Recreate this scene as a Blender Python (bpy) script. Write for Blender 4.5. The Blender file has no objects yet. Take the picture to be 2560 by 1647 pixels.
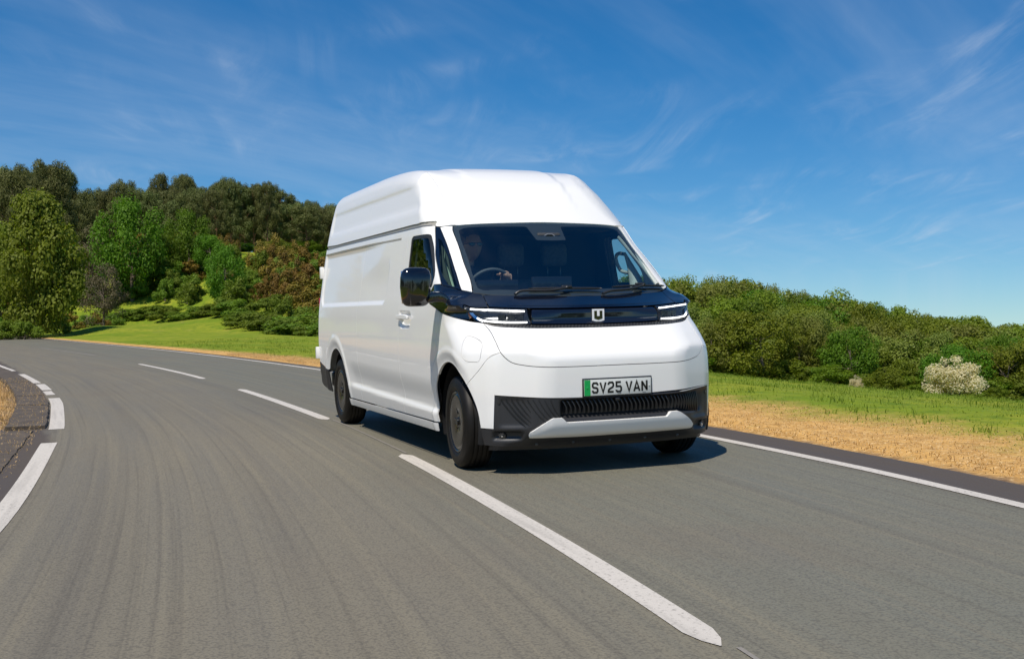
import bpy, math, random
import numpy as np
from mathutils import Vector, Matrix
from mathutils.geometry import delaunay_2d_cdt

# ------------------------------------------------------------------ camera
scene = bpy.context.scene
COL = scene.collection
cam_d = bpy.data.cameras.new('camera')
cam = bpy.data.objects.new('camera', cam_d)
COL.objects.link(cam)
scene.camera = cam
cam_d.sensor_width = 36.0
cam_d.lens = 41.153
cam_d.clip_start = 0.1
cam_d.clip_end = 20000
_r = Vector((0.355090, 0.934546, -0.023118))
_u = Vector((-0.010000, 0.028526, 0.999543))
_f = Vector((-0.934778, 0.354697, -0.019474))
CAMP = (8.2043, -3.6012, 1.1798)
m = Matrix((( _r.x, _u.x, -_f.x, CAMP[0]), (_r.y, _u.y, -_f.y, CAMP[1]), (_r.z, _u.z, -_f.z, CAMP[2]), (0, 0, 0, 1)))
cam.matrix_world = m

# ------------------------------------------------------------------ light, sky, exposure
SUN = Vector((0.34, -0.37, 0.865)).normalized()
sun_d = bpy.data.lights.new('sun', 'SUN')
sun_d.energy = 4.6
sun_d.angle = math.radians(0.53)
sun_d.color = (1.0, 0.935, 0.84)
sun = bpy.data.objects.new('sun', sun_d)
sun.rotation_euler = SUN.to_track_quat('Z', 'Y').to_euler()
COL.objects.link(sun)
scene.view_settings.view_transform = 'Standard'
scene.view_settings.look = 'None'
scene.view_settings.exposure = 0.0
scene.view_settings.gamma = 1.0
scene.view_settings.use_curve_mapping = False

world = bpy.data.worlds.new('World')
scene.world = world
world.use_nodes = True


def sky_nodes():
    nt = world.node_tree
    N = nt.nodes
    L = nt.links
    N.clear()
    out = N.new('ShaderNodeOutputWorld')
    bg = N.new('ShaderNodeBackground')
    bg.inputs['Strength'].default_value = 0.086
    sky = N.new('ShaderNodeTexSky')
    sky.sky_type = 'NISHITA'
    sky.sun_disc = False
    sky.sun_elevation = math.asin(SUN.z)
    sky.sun_rotation = math.atan2(SUN.x, SUN.y)
    sky.altitude = 300
    sky.air_density = 1.0
    sky.dust_density = 0.1
    sky.ozone_density = 1.5
    # deepen the blue a little, like the polarised photograph
    hsv = N.new('ShaderNodeHueSaturation')
    hsv.inputs['Saturation'].default_value = 1.28
    hsv.inputs['Value'].default_value = 1.0
    tint = N.new('ShaderNodeMix'); tint.data_type = 'RGBA'; tint.blend_type = 'MULTIPLY'; tint.inputs['Factor'].default_value = 1.0
    tint.inputs['B'].default_value = (0.78, 0.96, 1.14, 1)
    L.new(sky.outputs['Color'], tint.inputs['A'])
    L.new(tint.outputs['Result'], hsv.inputs['Color'])
    # the road climbs and leans a little, so the true horizon lies lower to the right
    tc0 = N.new('ShaderNodeTexCoord')
    vr = N.new('ShaderNodeVectorRotate'); vr.rotation_type = 'AXIS_ANGLE'
    az_ = math.radians(137)
    vr.inputs['Axis'].default_value = (math.sin(az_), -math.cos(az_), 0)
    vr.inputs['Angle'].default_value = math.radians(3.2)
    L.new(tc0.outputs['Generated'], vr.inputs['Vector'])
    L.new(vr.outputs[0], sky.inputs['Vector'])
    # cirrus: project the view direction on a high flat layer
    tc = N.new('ShaderNodeTexCoord')
    sep = N.new('ShaderNodeSeparateXYZ')
    L.new(tc.outputs['Generated'], sep.inputs[0])
    mz = N.new('ShaderNodeMath'); mz.operation = 'MAXIMUM'; mz.inputs[1].default_value = 0.02
    L.new(sep.outputs['Z'], mz.inputs[0])
    az = N.new('ShaderNodeMath'); az.operation = 'ADD'; az.inputs[1].default_value = 0.10
    L.new(mz.outputs[0], az.inputs[0])
    dx = N.new('ShaderNodeMath'); dx.operation = 'DIVIDE'
    dy = N.new('ShaderNodeMath'); dy.operation = 'DIVIDE'
    L.new(sep.outputs['X'], dx.inputs[0]); L.new(az.outputs[0], dx.inputs[1])
    L.new(sep.outputs['Y'], dy.inputs[0]); L.new(az.outputs[0], dy.inputs[1])
    cmb = N.new('ShaderNodeCombineXYZ')
    L.new(dx.outputs[0], cmb.inputs[0]); L.new(dy.outputs[0], cmb.inputs[1])

    def layer(rot, scale, loc, nscale, det, lo, hi, dist=0.6):
        mp0 = N.new('ShaderNodeMapping')
        mp0.inputs['Rotation'].default_value = (0, 0, math.radians(rot))
        L.new(cmb.outputs[0], mp0.inputs[0])
        mp = N.new('ShaderNodeMapping')
        mp.inputs['Scale'].default_value = scale
        mp.inputs['Location'].default_value = loc
        L.new(mp0.outputs[0], mp.inputs[0])
        nz = N.new('ShaderNodeTexNoise')
        nz.inputs['Scale'].default_value = nscale
        nz.inputs['Detail'].default_value = det
        nz.inputs['Roughness'].default_value = 0.62
        nz.inputs['Distortion'].default_value = dist
        L.new(mp.outputs[0], nz.inputs['Vector'])
        mr = N.new('ShaderNodeMapRange')
        mr.interpolation_type = 'SMOOTHSTEP'
        mr.inputs['From Min'].default_value = lo
        mr.inputs['From Max'].default_value = hi
        L.new(nz.outputs['Fac'], mr.inputs['Value'])
        return mr.outputs[0]

    def mul(a, b):
        n = N.new('ShaderNodeMath'); n.operation = 'MULTIPLY'
        for i, v in enumerate((a, b)):
            if isinstance(v, (int, float)): n.inputs[i].default_value = v
            else: L.new(v, n.inputs[i])
        return n.outputs[0]

    def add(a, b):
        n = N.new('ShaderNodeMath'); n.operation = 'ADD'; n.use_clamp = True
        for i, v in enumerate((a, b)): L.new(v, n.inputs[i])
        return n.outputs[0]
    big = layer(20, (0.8, 1.0, 1), (3.1, 1.7, 0), 0.9, 3, 0.42, 0.66)
    wisp = layer(20, (0.45, 1.7, 1), (0.4, 2.3, 0), 1.9, 9, 0.38, 0.85, 1.3)
    veil = layer(50, (0.3, 0.9, 1), (5.2, 8.1, 0), 0.8, 6, 0.40, 0.85, 0.4)
    c = add(mul(mul(big, wisp), 0.42), mul(veil, 0.26))
    mix = N.new('ShaderNodeMix'); mix.data_type = 'RGBA'
    mix.inputs['B'].default_value = (7.0, 8.0, 9.4, 1)
    L.new(c, mix.inputs['Factor'])
    L.new(hsv.outputs['Color'], mix.inputs['A'])
    L.new(mix.outputs['Result'], bg.inputs['Color'])
    L.new(bg.outputs[0], out.inputs['Surface'])


sky_nodes()

# ------------------------------------------------------------------ materials
def mat(name, col, rough=0.5, metal=0.0, coat=0.0, spec=0.5, emit=None, estr=0.0, noise=None, bump=None):
    """noise = (scale, amount, second colour); bump = (scale, strength, distance)"""
    m = bpy.data.materials.new(name)
    m.use_nodes = True
    nt = m.node_tree; N = nt.nodes; L = nt.links
    b = N['Principled BSDF']
    b.inputs['Base Color'].default_value = (*col, 1)
    b.inputs['Roughness'].default_value = rough
    b.inputs['Metallic'].default_value = metal
    b.inputs['Coat Weight'].default_value = coat
    b.inputs['Coat Roughness'].default_value = 0.03
    b.inputs['Specular IOR Level'].default_value = spec
    if emit:
        b.inputs['Emission Color'].default_value = (*emit, 1)
        b.inputs['Emission Strength'].default_value = estr
    tc = N.new('ShaderNodeTexCoord')
    if noise:
        nz = N.new('ShaderNodeTexNoise')
        nz.inputs['Scale'].default_value = noise[0]
        nz.inputs['Detail'].default_value = 6
        L.new(tc.outputs['Object'], nz.inputs['Vector'])
        mx = N.new('ShaderNodeMix'); mx.data_type = 'RGBA'
        mx.inputs['A'].default_value = (*col, 1)
        mx.inputs['B'].default_value = (*noise[2], 1)
        mr = N.new('ShaderNodeMapRange')
        mr.inputs['From Min'].default_value = 0.35
        mr.inputs['From Max'].default_value = 0.7
        mr.inputs['To Max'].default_value = noise[1]
        L.new(nz.outputs['Fac'], mr.inputs['Value'])
        L.new(mr.outputs[0], mx.inputs['Factor'])
        L.new(mx.outputs['Result'], b.inputs['Base Color'])
        rr = N.new('ShaderNodeMapRange')
        rr.inputs['To Min'].default_value = max(0, rough - 0.05)
        rr.inputs['To Max'].default_value = rough + 0.08
        L.new(nz.outputs['Fac'], rr.inputs['Value'])
        L.new(rr.outputs[0], b.inputs['Roughness'])
    if bump:
        n2 = N.new('ShaderNodeTexNoise')
        n2.inputs['Scale'].default_value = bump[0]
        n2.inputs['Detail'].default_value = 4
        L.new(tc.outputs['Object'], n2.inputs['Vector'])
        bp = N.new('ShaderNodeBump')
        bp.inputs['Strength'].default_value = bump[1]
        bp.inputs['Distance'].default_value = bump[2]
        L.new(n2.outputs['Fac'], bp.inputs['Height'])
        L.new(bp.outputs[0], b.inputs['Normal'])
    return m


def glass(name, tint, refl_lo, refl_hi, rough=0.0):
    m = bpy.data.materials.new(name)
    m.use_nodes = True
    nt = m.node_tree; N = nt.nodes; L = nt.links
    N.clear()
    out = N.new('ShaderNodeOutputMaterial')
    tr = N.new('ShaderNodeBsdfTransparent')
    tr.inputs['Color'].default_value = (*tint, 1)
    gl = N.new('ShaderNodeBsdfGlossy')
    gl.inputs['Roughness'].default_value = rough
    # Schlick reflectance from the angle to the pane, same from both faces
    ge = N.new('ShaderNodeNewGeometry')
    dt = N.new('ShaderNodeVectorMath'); dt.operation = 'DOT_PRODUCT'
    L.new(ge.outputs['Incoming'], dt.inputs[0]); L.new(ge.outputs['Normal'], dt.inputs[1])
    ab = N.new('ShaderNodeMath'); ab.operation = 'ABSOLUTE'; L.new(dt.outputs['Value'], ab.inputs[0])
    iv = N.new('ShaderNodeMath'); iv.operation = 'SUBTRACT'; iv.inputs[0].default_value = 1.0; L.new(ab.outputs[0], iv.inputs[1])
    fr = N.new('ShaderNodeMath'); fr.operation = 'POWER'; fr.inputs[1].default_value = 5.0; L.new(iv.outputs[0], fr.inputs[0])
    mr = N.new('ShaderNodeMapRange')
    mr.inputs['To Min'].default_value = refl_lo
    mr.inputs['To Max'].default_value = refl_hi
    L.new(fr.outputs[0], mr.inputs['Value'])
    mx = N.new('ShaderNodeMixShader')
    L.new(mr.outputs[0], mx.inputs[0])
    L.new(tr.outputs[0], mx.inputs[1])
    L.new(gl.outputs[0], mx.inputs[2])
    L.new(mx.outputs[0], out.inputs['Surface'])
    return m


M = {}
M['paint'] = mat('white_paint', (0.86, 0.845, 0.81), 0.40, coat=0.6, spec=0.4, noise=(2.0, 0.25, (0.83, 0.812, 0.775)))
M['gloss_black'] = mat('gloss_black', (0.004, 0.004, 0.006), 0.12, coat=1.0, spec=0.5)
M['cowl_black'] = mat('cowl_black', (0.004, 0.005, 0.010), 0.15, coat=1.0, spec=0.5)
M['plastic'] = mat('black_plastic', (0.024, 0.024, 0.026), 0.45, spec=0.5, noise=(9, 0.5, (0.028, 0.028, 0.029)), bump=(900, 0.25, 0.0006))
M['plastic_smooth'] = mat('black_plastic_smooth', (0.024, 0.024, 0.025), 0.32, noise=(12, 0.4, (0.02, 0.02, 0.02)))
M['carbon'] = mat('woven_black', (0.02, 0.02, 0.02), 0.4)
M['rubber'] = mat('tyre_rubber', (0.0075, 0.0066, 0.0056), 0.5, spec=0.25, noise=(14, 0.6, (0.015, 0.012, 0.0095)))
M['wheel'] = mat('wheel_cover_black', (0.007, 0.0067, 0.006), 0.22, coat=0.3, spec=0.3, noise=(8, 0.5, (0.012, 0.011, 0.0095)))
M['dark'] = mat('underbody_dark', (0.010, 0.010, 0.011), 0.8, noise=(4, 0.5, (0.02, 0.018, 0.016)))
M['chrome'] = mat('chrome', (0.75, 0.76, 0.78), 0.12, metal=1.0, noise=(5, 0.2, (0.6, 0.6, 0.62)))
M['led'] = mat('led_white', (0.85, 0.85, 0.85), 0.3, emit=(1.0, 0.99, 0.95), estr=3.0)
M['lamp_in'] = mat('lamp_inside', (0.03, 0.032, 0.035), 0.22, metal=0.6, noise=(60, 0.6, (0.09, 0.09, 0.09)))
M['amber'] = mat('amber_plastic', (0.10, 0.032, 0.004), 0.2)
M['emblem'] = mat('emblem_white', (0.82, 0.82, 0.82), 0.3)
M['plate_white'] = mat('plate_white', (0.66, 0.67, 0.63), 0.35, noise=(30, 0.15, (0.6, 0.6, 0.55)))
M['plate_green'] = mat('plate_green', (0.005, 0.36, 0.075), 0.35, noise=(30, 0.2, (0.005, 0.30, 0.06)))
M['ink'] = mat('plate_ink', (0.012, 0.012, 0.012), 0.35)
M['grey_metal'] = mat('grey_metal', (0.25, 0.25, 0.25), 0.35, metal=0.9, noise=(20, 0.4, (0.15, 0.15, 0.15)))
M['line_grey'] = mat('line_grey', (0.16, 0.17, 0.19), 0.3)
M['shade_seal'] = mat('rubber_seal', (0.02, 0.02, 0.018), 0.5)
M['gutter'] = mat('gutter_seal', (0.30, 0.285, 0.245), 0.5, noise=(3, 0.5, (0.36, 0.34, 0.30)))
M['tail_red'] = mat('tail_lamp_red', (0.35, 0.01, 0.01), 0.15, coat=1)
M['windscreen'] = glass('windscreen_glass', (0.72, 0.82, 0.83), 0.16, 1.0)
M['sideglass'] = glass('side_glass', (0.66, 0.80, 0.80), 0.045, 0.9)
M['quarterglass'] = glass('quarter_glass', (0.72, 0.90, 0.80), 0.045, 0.9)
M['clearglass'] = glass('lamp_lens', (0.93, 0.95, 0.96), 0.04, 0.9)
M['barglass'] = mat('light_bar_gloss', (0.006, 0.007, 0.012), 0.06, coat=1.0)
M['fabric'] = mat('seat_fabric', (0.14, 0.15, 0.155), 0.85, noise=(40, 0.5, (0.08, 0.085, 0.09)), bump=(300, 0.4, 0.002))
M['dash'] = mat('dashboard_plastic', (0.12, 0.125, 0.13), 0.6, noise=(10, 0.5, (0.15, 0.155, 0.16)))
M['trim_pale'] = mat('pale_cabin_trim', (0.52, 0.55, 0.50), 0.6, noise=(6, 0.4, (0.45, 0.48, 0.43)))
M['trim_dark'] = mat('dark_cabin_trim', (0.035, 0.037, 0.04), 0.7, noise=(6, 0.5, (0.05, 0.05, 0.055)))
M['screen'] = mat('screen_glass', (0.02, 0.022, 0.026), 0.08)
M['skin'] = mat('skin', (0.55, 0.30, 0.20), 0.5, noise=(25, 0.4, (0.62, 0.34, 0.25)), bump=(80, 0.2, 0.002))
M['hair'] = mat('hair', (0.05, 0.035, 0.025), 0.7, noise=(80, 0.6, (0.02, 0.015, 0.01)))
M['shirt'] = mat('shirt_dark', (0.05, 0.055, 0.065), 0.85, noise=(30, 0.5, (0.08, 0.085, 0.09)), bump=(30, 0.5, 0.01))
M['jeans'] = mat('jeans', (0.02, 0.03, 0.06), 0.9, noise=(60, 0.5, (0.04, 0.05, 0.09)))
M['shades'] = mat('sunglass_lens', (0.01, 0.10, 0.12), 0.05, coat=1)


def weave(m):
    nt = m.node_tree; N = nt.nodes; L = nt.links
    b = N['Principled BSDF']
    tc = N.new('ShaderNodeTexCoord')
    mp = N.new('ShaderNodeMapping')
    mp.inputs['Rotation'].default_value = (math.radians(45), 0, 0)
    w = N.new('ShaderNodeTexWave'); w.bands_direction = 'Y'
    w.inputs['Scale'].default_value = 17
    L.new(tc.outputs['Object'], mp.inputs[0]); L.new(mp.outputs[0], w.inputs['Vector'])
    cr = N.new('ShaderNodeValToRGB')
    cr.color_ramp.elements[0].color = (0.006, 0.006, 0.006, 1)
    cr.color_ramp.elements[1].color = (0.045, 0.044, 0.04, 1)
    L.new(w.outputs['Fac'], cr.inputs[0]); L.new(cr.outputs[0], b.inputs['Base Color'])


weave(M['carbon'])

# ------------------------------------------------------------------ mesh helpers


def link(o, parent=None):
    COL.objects.link(o)
    if parent is not None:
        o.parent = parent
    return o


def empty(name, loc=(0, 0, 0), label=None, cat=None, group=None, rotz=0, parent=None):
    o = bpy.data.objects.new(name, None)
    o.empty_display_size = 0.2
    o.location = loc
    o.rotation_euler = (0, 0, rotz)
    link(o, parent)
    if label: o['label'] = label
    if cat: o['category'] = cat
    if group: o['group'] = group
    return o


def mobj(name, verts, faces, mt, parent=None, smooth=False, label=None, cat=None, kind=None, group=None, normals=None):
    me = bpy.data.meshes.new(name)
    me.from_pydata([tuple(map(float, v)) for v in verts], [], [tuple(int(i) for i in f) for f in faces])
    if isinstance(mt, (list, tuple)):
        for x in mt: me.materials.append(x)
    else:
        me.materials.append(mt)
    if smooth:
        me.polygons.foreach_set('use_smooth', [True] * len(me.polygons))
    me.update()
    if normals is not None:
        me.normals_split_custom_set([tuple(map(float, n)) for n in normals])
    o = bpy.data.objects.new(name, me)
    link(o, parent)
    if label: o['label'] = label
    if cat: o['category'] = cat
    if kind: o['kind'] = kind
    if group: o['group'] = group
    return o


def bevel(o, w, seg=2, angle=35):
    b = o.modifiers.new('bevel', 'BEVEL')
    b.width = w; b.segments = seg; b.limit_method = 'ANGLE'; b.angle_limit = math.radians(angle)
    b.harden_normals = False
    return o


def box(name, c, s, mt, parent=None, bev=0.0, seg=2, **k):
    x, y, z = c; a, b, d = s[0] / 2, s[1] / 2, s[2] / 2
    v = [(x - a, y - b, z - d), (x + a, y - b, z - d), (x + a, y + b, z - d), (x - a, y + b, z - d),
         (x - a, y - b, z + d), (x + a, y - b, z + d), (x + a, y + b, z + d), (x - a, y + b, z + d)]
    f = [(0, 3, 2, 1), (4, 5, 6, 7), (0, 1, 5, 4), (1, 2, 6, 5), (2, 3, 7, 6), (3, 0, 4, 7)]
    o = mobj(name, v, f, mt, parent, smooth=bev > 0, **k)
    if bev: bevel(o, bev, seg)
    return o


def lathe(name, prof, axis_c, mt, parent, seg=64, mats=None, matidx=None, **k):
    """prof = [(radius, y offset)], axis along y through axis_c"""
    v = []; f = []
    n = len(prof)
    for i in range(seg):
        a = 2 * math.pi * i / seg
        for r, yy in prof:
            v.append((axis_c[0] + r * math.cos(a), axis_c[1] + yy, axis_c[2] + r * math.sin(a)))
    for i in range(seg):
        j = (i + 1) % seg
        for q in range(n - 1):
            f.append((i * n + q, j * n + q, j * n + q + 1, i * n + q + 1))
    return mobj(name, v, f, mt, parent, smooth=True, **k)


def tube(name, pts, rad, mt, parent=None, seg=10, **k):
    pts = [Vector(q) for q in pts]
    if not isinstance(rad, (list, tuple)): rad = [rad] * len(pts)
    v = []; f = []
    up = Vector((0, 0, 1))
    for i, q in enumerate(pts):
        a = pts[max(0, i - 1)]; b = pts[min(len(pts) - 1, i + 1)]
        t = (b - a).normalized()
        s = t.cross(up)
        if s.length < 0.05: s = t.cross(Vector((0, 1, 0)))
        s.normalize(); w = s.cross(t)
        for j in range(seg):
            an = 2 * math.pi * j / seg
            v.append(q + (s * math.cos(an) + w * math.sin(an)) * rad[i])
    for i in range(len(pts) - 1):
        for j in range(seg):
            f.append((i * seg + j, i * seg + (j + 1) % seg, (i + 1) * seg + (j + 1) % seg, (i + 1) * seg + j))
    f.append(tuple(range(seg)))
    f.append(tuple((len(pts) - 1) * seg + j for j in reversed(range(seg))))
    return mobj(name, v, f, mt, parent, smooth=True, **k)


def catmull(P, n=6, closed=False):
    P = [np.array(q, float) for q in P]
    out = []
    m = len(P)
    rng = range(m if closed else m - 1)
    for i in rng:
        if closed:
            a, b, c, d = P[(i - 1) % m], P[i], P[(i + 1) % m], P[(i + 2) % m]
        else:
            b, c = P[i], P[i + 1]
            a = P[i - 1] if i > 0 else 2 * b - c
            d = P[i + 2] if i + 2 < m else 2 * c - b
        for t in np.linspace(0, 1, n, endpoint=False):
            out.append(0.5 * ((2 * b) + (c - a) * t + (2 * a - 5 * b + 4 * c - d) * t * t + (3 * b - a - 3 * c + d) * t ** 3))
    if not closed: out.append(P[-1])
    return out

# ------------------------------------------------------------------ van body surface
# One smooth solid (side, front, corner, roof sheets joined by fillets); every body panel is cut from it.
def _tab(t):
    a=np.array(t,float);return a[:,0],a[:,1]
def pch(xs,ys,x):
    # monotone cubic interpolation
    x=np.clip(np.asarray(x,float),xs[0],xs[-1]);h=np.diff(xs);d=np.diff(ys)/h
    m=np.zeros(len(xs));m[0]=d[0];m[-1]=d[-1]
    for i in range(1,len(xs)-1):
        if d[i-1]*d[i]>0:
            w1=2*h[i]+h[i-1];w2=h[i]+2*h[i-1];m[i]=(w1+w2)/(w1/d[i-1]+w2/d[i])
    i=np.clip(np.searchsorted(xs,x,side='right')-1,0,len(xs)-2)
    t=(x-xs[i])/h[i];t2=t*t;t3=t2*t
    return (2*t3-3*t2+1)*ys[i]+(t3-2*t2+t)*h[i]*m[i]+(-2*t3+3*t2)*ys[i+1]+(t3-t2)*h[i]*m[i+1]
WS=_tab([(0.1,.93),(.2,.932),(.27,.950),(.34,.967),(.41,.980),(.6,1.0),(.88,1.01),(1.1,1.004),(1.24,.991),(1.34,.976),(1.8,.906),(1.88,.892),(2.0,.868),(2.18,.828),(2.35,.782),(2.6,.70)])
CZ=_tab([(.1,.86),(.22,.89),(.35,.925),(.6,.925),(.85,.915),(.95,.83),(1.063,.70),(1.17,.645),(1.28,.62),(1.4,.9),(3,6)])
NZ=_tab([(.1,.58),(.2,.62),(.28,.72),(.37,.765),(.5,.775),(.72,.780),(.80,.776),(.835,.762),(.88,.720),(.94,.655),(1.0,.565),(1.045,.485),(1.06,.47),(1.2,.466),(1.3,.46),(3,.46)])
BN=_tab([(.2,.06),(.8,.06),(1.0,.1),(1.2,.1)])
TX=_tab([(-6,2.46),(-4,2.475),(-3,2.475),(-2.2,2.455),(-1.7,2.415),(-1.4,2.36),(-1.1,2.245),(-.72,1.982),(-.505,1.822),(-.15,1.556),(.214,1.284),(.33,1.222),(.45,1.165),(.6,1.08),(.9,.9)])
BT=_tab([(1.1,.2),(1.284,.24),(1.82,.2),(2.1,.15),(2.3,.05),(2.6,0.)])
GZ=_tab([(.1,2),(1.18,1.3),(1.24,.90),(1.285,.765),(1.37,.706),(1.48,.634),(1.57,.568),(1.675,.489),(1.82,.402),(1.91,.345),(2.02,.27),(2.14,.18),(2.25,.09),(2.35,.04),(2.6,.0)])
G2=_tab([(.1,.985),(.22,.995),(.33,1.012),(.46,1.020),(.62,1.026),(.74,1.024),(.843,1.012),(.93,.975),(1.01,.930),(1.078,.888),(1.15,.872),(1.18,.90),(1.22,1.3),(1.3,3),(3,5)])
def sst(a,b,x):
    t=np.clip((x-a)/(b-a),0,1);return t*t*(3-2*t)
def fil(a,b,r):
    aa=np.maximum(a+r,0);bb=np.maximum(b+r,0)
    return np.minimum(np.maximum(a,b),-r)+np.hypot(aa,bb)
def rbox(x,z,x0,x1,z0,z1,r):
    dx=np.abs(x-(x0+x1)/2)-(x1-x0)/2+r;dz=np.abs(z-(z0+z1)/2)-(z1-z0)/2+r
    return np.hypot(np.maximum(dx,0),np.maximum(dz,0))+np.minimum(np.maximum(dx,dz),0)-r
WB=3.88;ARZ=.36;ARR=.425
def D(x,z):
    d=0.
    # recessed cargo flank below the slider rail
    s=rbox(x,z,-4.60,-1.78,1.215,1.95,.14)
    d=d-.016*(1-sst(-.050,.0,s))*(1-sst(1.38,1.66,z)*sst(-3.0,-2.0,x))*(1-sst(1.74,1.80,z))
    # high-roof flank recess
    s=rbox(x,z,-4.58,-.80,1.97,2.27,.10)
    d=d-.014*(1-sst(-.075,.0,s))*(1-sst(-.14,.04,(x+1.02)+(z-2.0)*.9))
    # waist swoosh above the sill
    zc=.395-.02*(x+1.8)
    e=sst(-3.40,-3.05,x)*(1-sst(-.50,-.22,x))
    u=z-zc
    d=d-.026*e*sst(-.004,.055,u)*(1-sst(.08,.28,u))
    d=d-.020*e*(1-sst(-.06,.0,u))*sst(-.2,-.0,u)*0
    # arch flares, lip tucked in
    for xc,ro in((.02,.55),(-WB+.04,.585)):
        r=np.hypot(x-xc,z-ARZ)
        d=d+.009*(1-sst(ro-.055,ro,r))-.020*(1-sst(.425,.525,r))
    return d
def F(x,y,z,det=True):
    ay=np.abs(y)
    side=ay-pch(*WS,z)-(D(x,z) if det else 0)
    side=side*.985
    fr=x+pch(*BN,z)*y*y-pch(*NZ,z)
    xe=x+pch(*BT,z)*y*y
    t0=pch(*TX,xe);tp=(pch(*TX,xe+.01)-pch(*TX,xe-.01))/.02
    rib=0.
    if det:
        w=sst(-.75,-1.25,xe) if False else 1-sst(-1.15,-.60,xe)
        for yc in(.40,):
            rib=rib-.011*w*sst(yc-.02,yc+.03,ay)*(1-sst(.62,.70,ay))
    top=(z+.03*y*y-t0-rib)/np.sqrt(1+tp*tp)
    A=fil(fr,top,.025)
    co=.856*x+.516*ay-pch(*CZ,z)
    B=fil(A,co,.035)
    pil=.459*x+.888*ay-pch(*GZ,z)
    rs=.035+.055*sst(1.15,1.5,z)+.05*sst(1.8,2.1,z)
    rp=.03
    side=fil(side,pil,rp)
    pil2=.504*x+.864*ay-pch(*G2,z)
    side=fil(side,pil2,.05)
    C=fil(B,side,rs-.035*sst(1.25,1.35,z)*(1-sst(1.8,1.95,z)))
    rear=-x-4.72+.05*np.maximum(z-1.2,0)**2
    C=fil(C,rear,.07)
    return C
def grad(P,det=True):
    h=1e-3;x,y,z=P[:,0],P[:,1],P[:,2]
    g=np.stack([F(x+h,y,z,det)-F(x-h,y,z,det),F(x,y+h,z,det)-F(x,y-h,z,det),F(x,y,z+h,det)-F(x,y,z-h,det)],1)
    return g/np.linalg.norm(g,axis=1)[:,None]


def project(C, chart, sgn=1):
    """chart coordinates -> points on the body surface (vectorised bisection)"""
    C = np.asarray(C, float)
    n = len(C)
    o = np.zeros((n, 3)); d = np.zeros((n, 3))
    if chart == 'side':
        o[:, 0] = C[:, 0]; o[:, 2] = C[:, 1]; o[:, 1] = -.3; d[:, 1] = -1; b = 1.0
    elif chart == 'phi':
        o[:, 0] = -.6; o[:, 2] = C[:, 1]; d[:, 0] = np.cos(C[:, 0]); d[:, 1] = np.sin(C[:, 0]); b = 2.2
    elif chart == 'ring':
        o[:, 0] = C[:, 0]; o[:, 2] = 1.0; d[:, 1] = np.sin(C[:, 1]); d[:, 2] = np.cos(C[:, 1]); b = 2.2
    elif chart == 'rear':
        o[:, 1] = C[:, 0]; o[:, 2] = C[:, 1]; o[:, 0] = -3.0; d[:, 0] = -1; b = 2.5
    lo = np.zeros(n); hi = np.full(n, b)
    for _ in range(26):
        mid = (lo + hi) / 2
        P = o + d * mid[:, None]
        ins = F(P[:, 0], P[:, 1], P[:, 2]) < 0
        lo = np.where(ins, mid, lo); hi = np.where(ins, hi, mid)
    P = o + d * lo[:, None]
    return P


METR = {'side': (1, 1), 'phi': (1.2, 1), 'ring': (1, 1.1), 'rear': (1, 1)}


def to_chart(p, chart):
    if len(p) == 2: return np.array(p, float)
    x, y, z = p
    if chart == 'side': return np.array((x, z))
    if chart == 'phi': return np.array((math.atan2(y, x + .6), z))
    if chart == 'ring': return np.array((x, math.atan2(y, z - 1.0)))
    return np.array((y, z))


def arc(xc, r, a0, a1, n=14, zc=.36):
    return [(xc + r * math.cos(math.radians(a0 + (a1 - a0) * i / n)), zc + r * math.sin(math.radians(a0 + (a1 - a0) * i / n))) for i in range(n + 1)]


def smooth_path(P, n=5):
    """interpolating curve with chord-length tangents (no overshoot at uneven spacing)"""
    P = [np.array(q, float) for q in P]
    d = [max(1e-6, np.linalg.norm(b - a)) for a, b in zip(P[:-1], P[1:])]
    T = []
    for i in range(len(P)):
        if i == 0: T.append((P[1] - P[0]) / d[0])
        elif i == len(P) - 1: T.append((P[-1] - P[-2]) / d[-1])
        else:
            a, b = (P[i] - P[i - 1]) / d[i - 1], (P[i + 1] - P[i]) / d[i]
            T.append((a * d[i] + b * d[i - 1]) / (d[i] + d[i - 1]))
    out = []
    m = len(d)
    for i in range(m):
        ch = (P[i + 1] - P[i]) / d[i]
        # where a long run meets a short one the run stays straight
        T0 = T[i] if i > 0 and max(d[i - 1], d[i]) < 3 * min(d[i - 1], d[i]) else ch
        T1 = T[i + 1] if i < m - 1 and max(d[i + 1], d[i]) < 3 * min(d[i + 1], d[i]) else ch
        for t in np.linspace(0, 1, n, endpoint=False):
            t2, t3 = t * t, t ** 3
            out.append((2 * t3 - 3 * t2 + 1) * P[i] + (t3 - 2 * t2 + t) * d[i] * T0 + (-2 * t3 + 3 * t2) * P[i + 1] + (t3 - t2) * d[i] * T1)
    out.append(P[-1])
    return out


def outline2d(edges, chart, h):
    """edges: list of polylines in order round the panel; each is splined, corners stay sharp"""
    mt = np.array(METR[chart])
    out = []
    k = len(edges)
    for i, e in enumerate(edges):
        nxt = edges[(i + 1) % k][0]
        pts = [to_chart(q, chart) * mt for q in e] + [to_chart(nxt, chart) * mt]
        if len(pts) > 2: pts = smooth_path(pts, 5)
        for a, b in zip(pts[:-1], pts[1:]):
            L = np.hypot(*(b - a))
            if L < 1e-5: continue
            m = max(1, int(round(L / h)))
            for j in range(m): out.append(a + (b - a) * j / m)
    return np.array(out)


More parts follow.
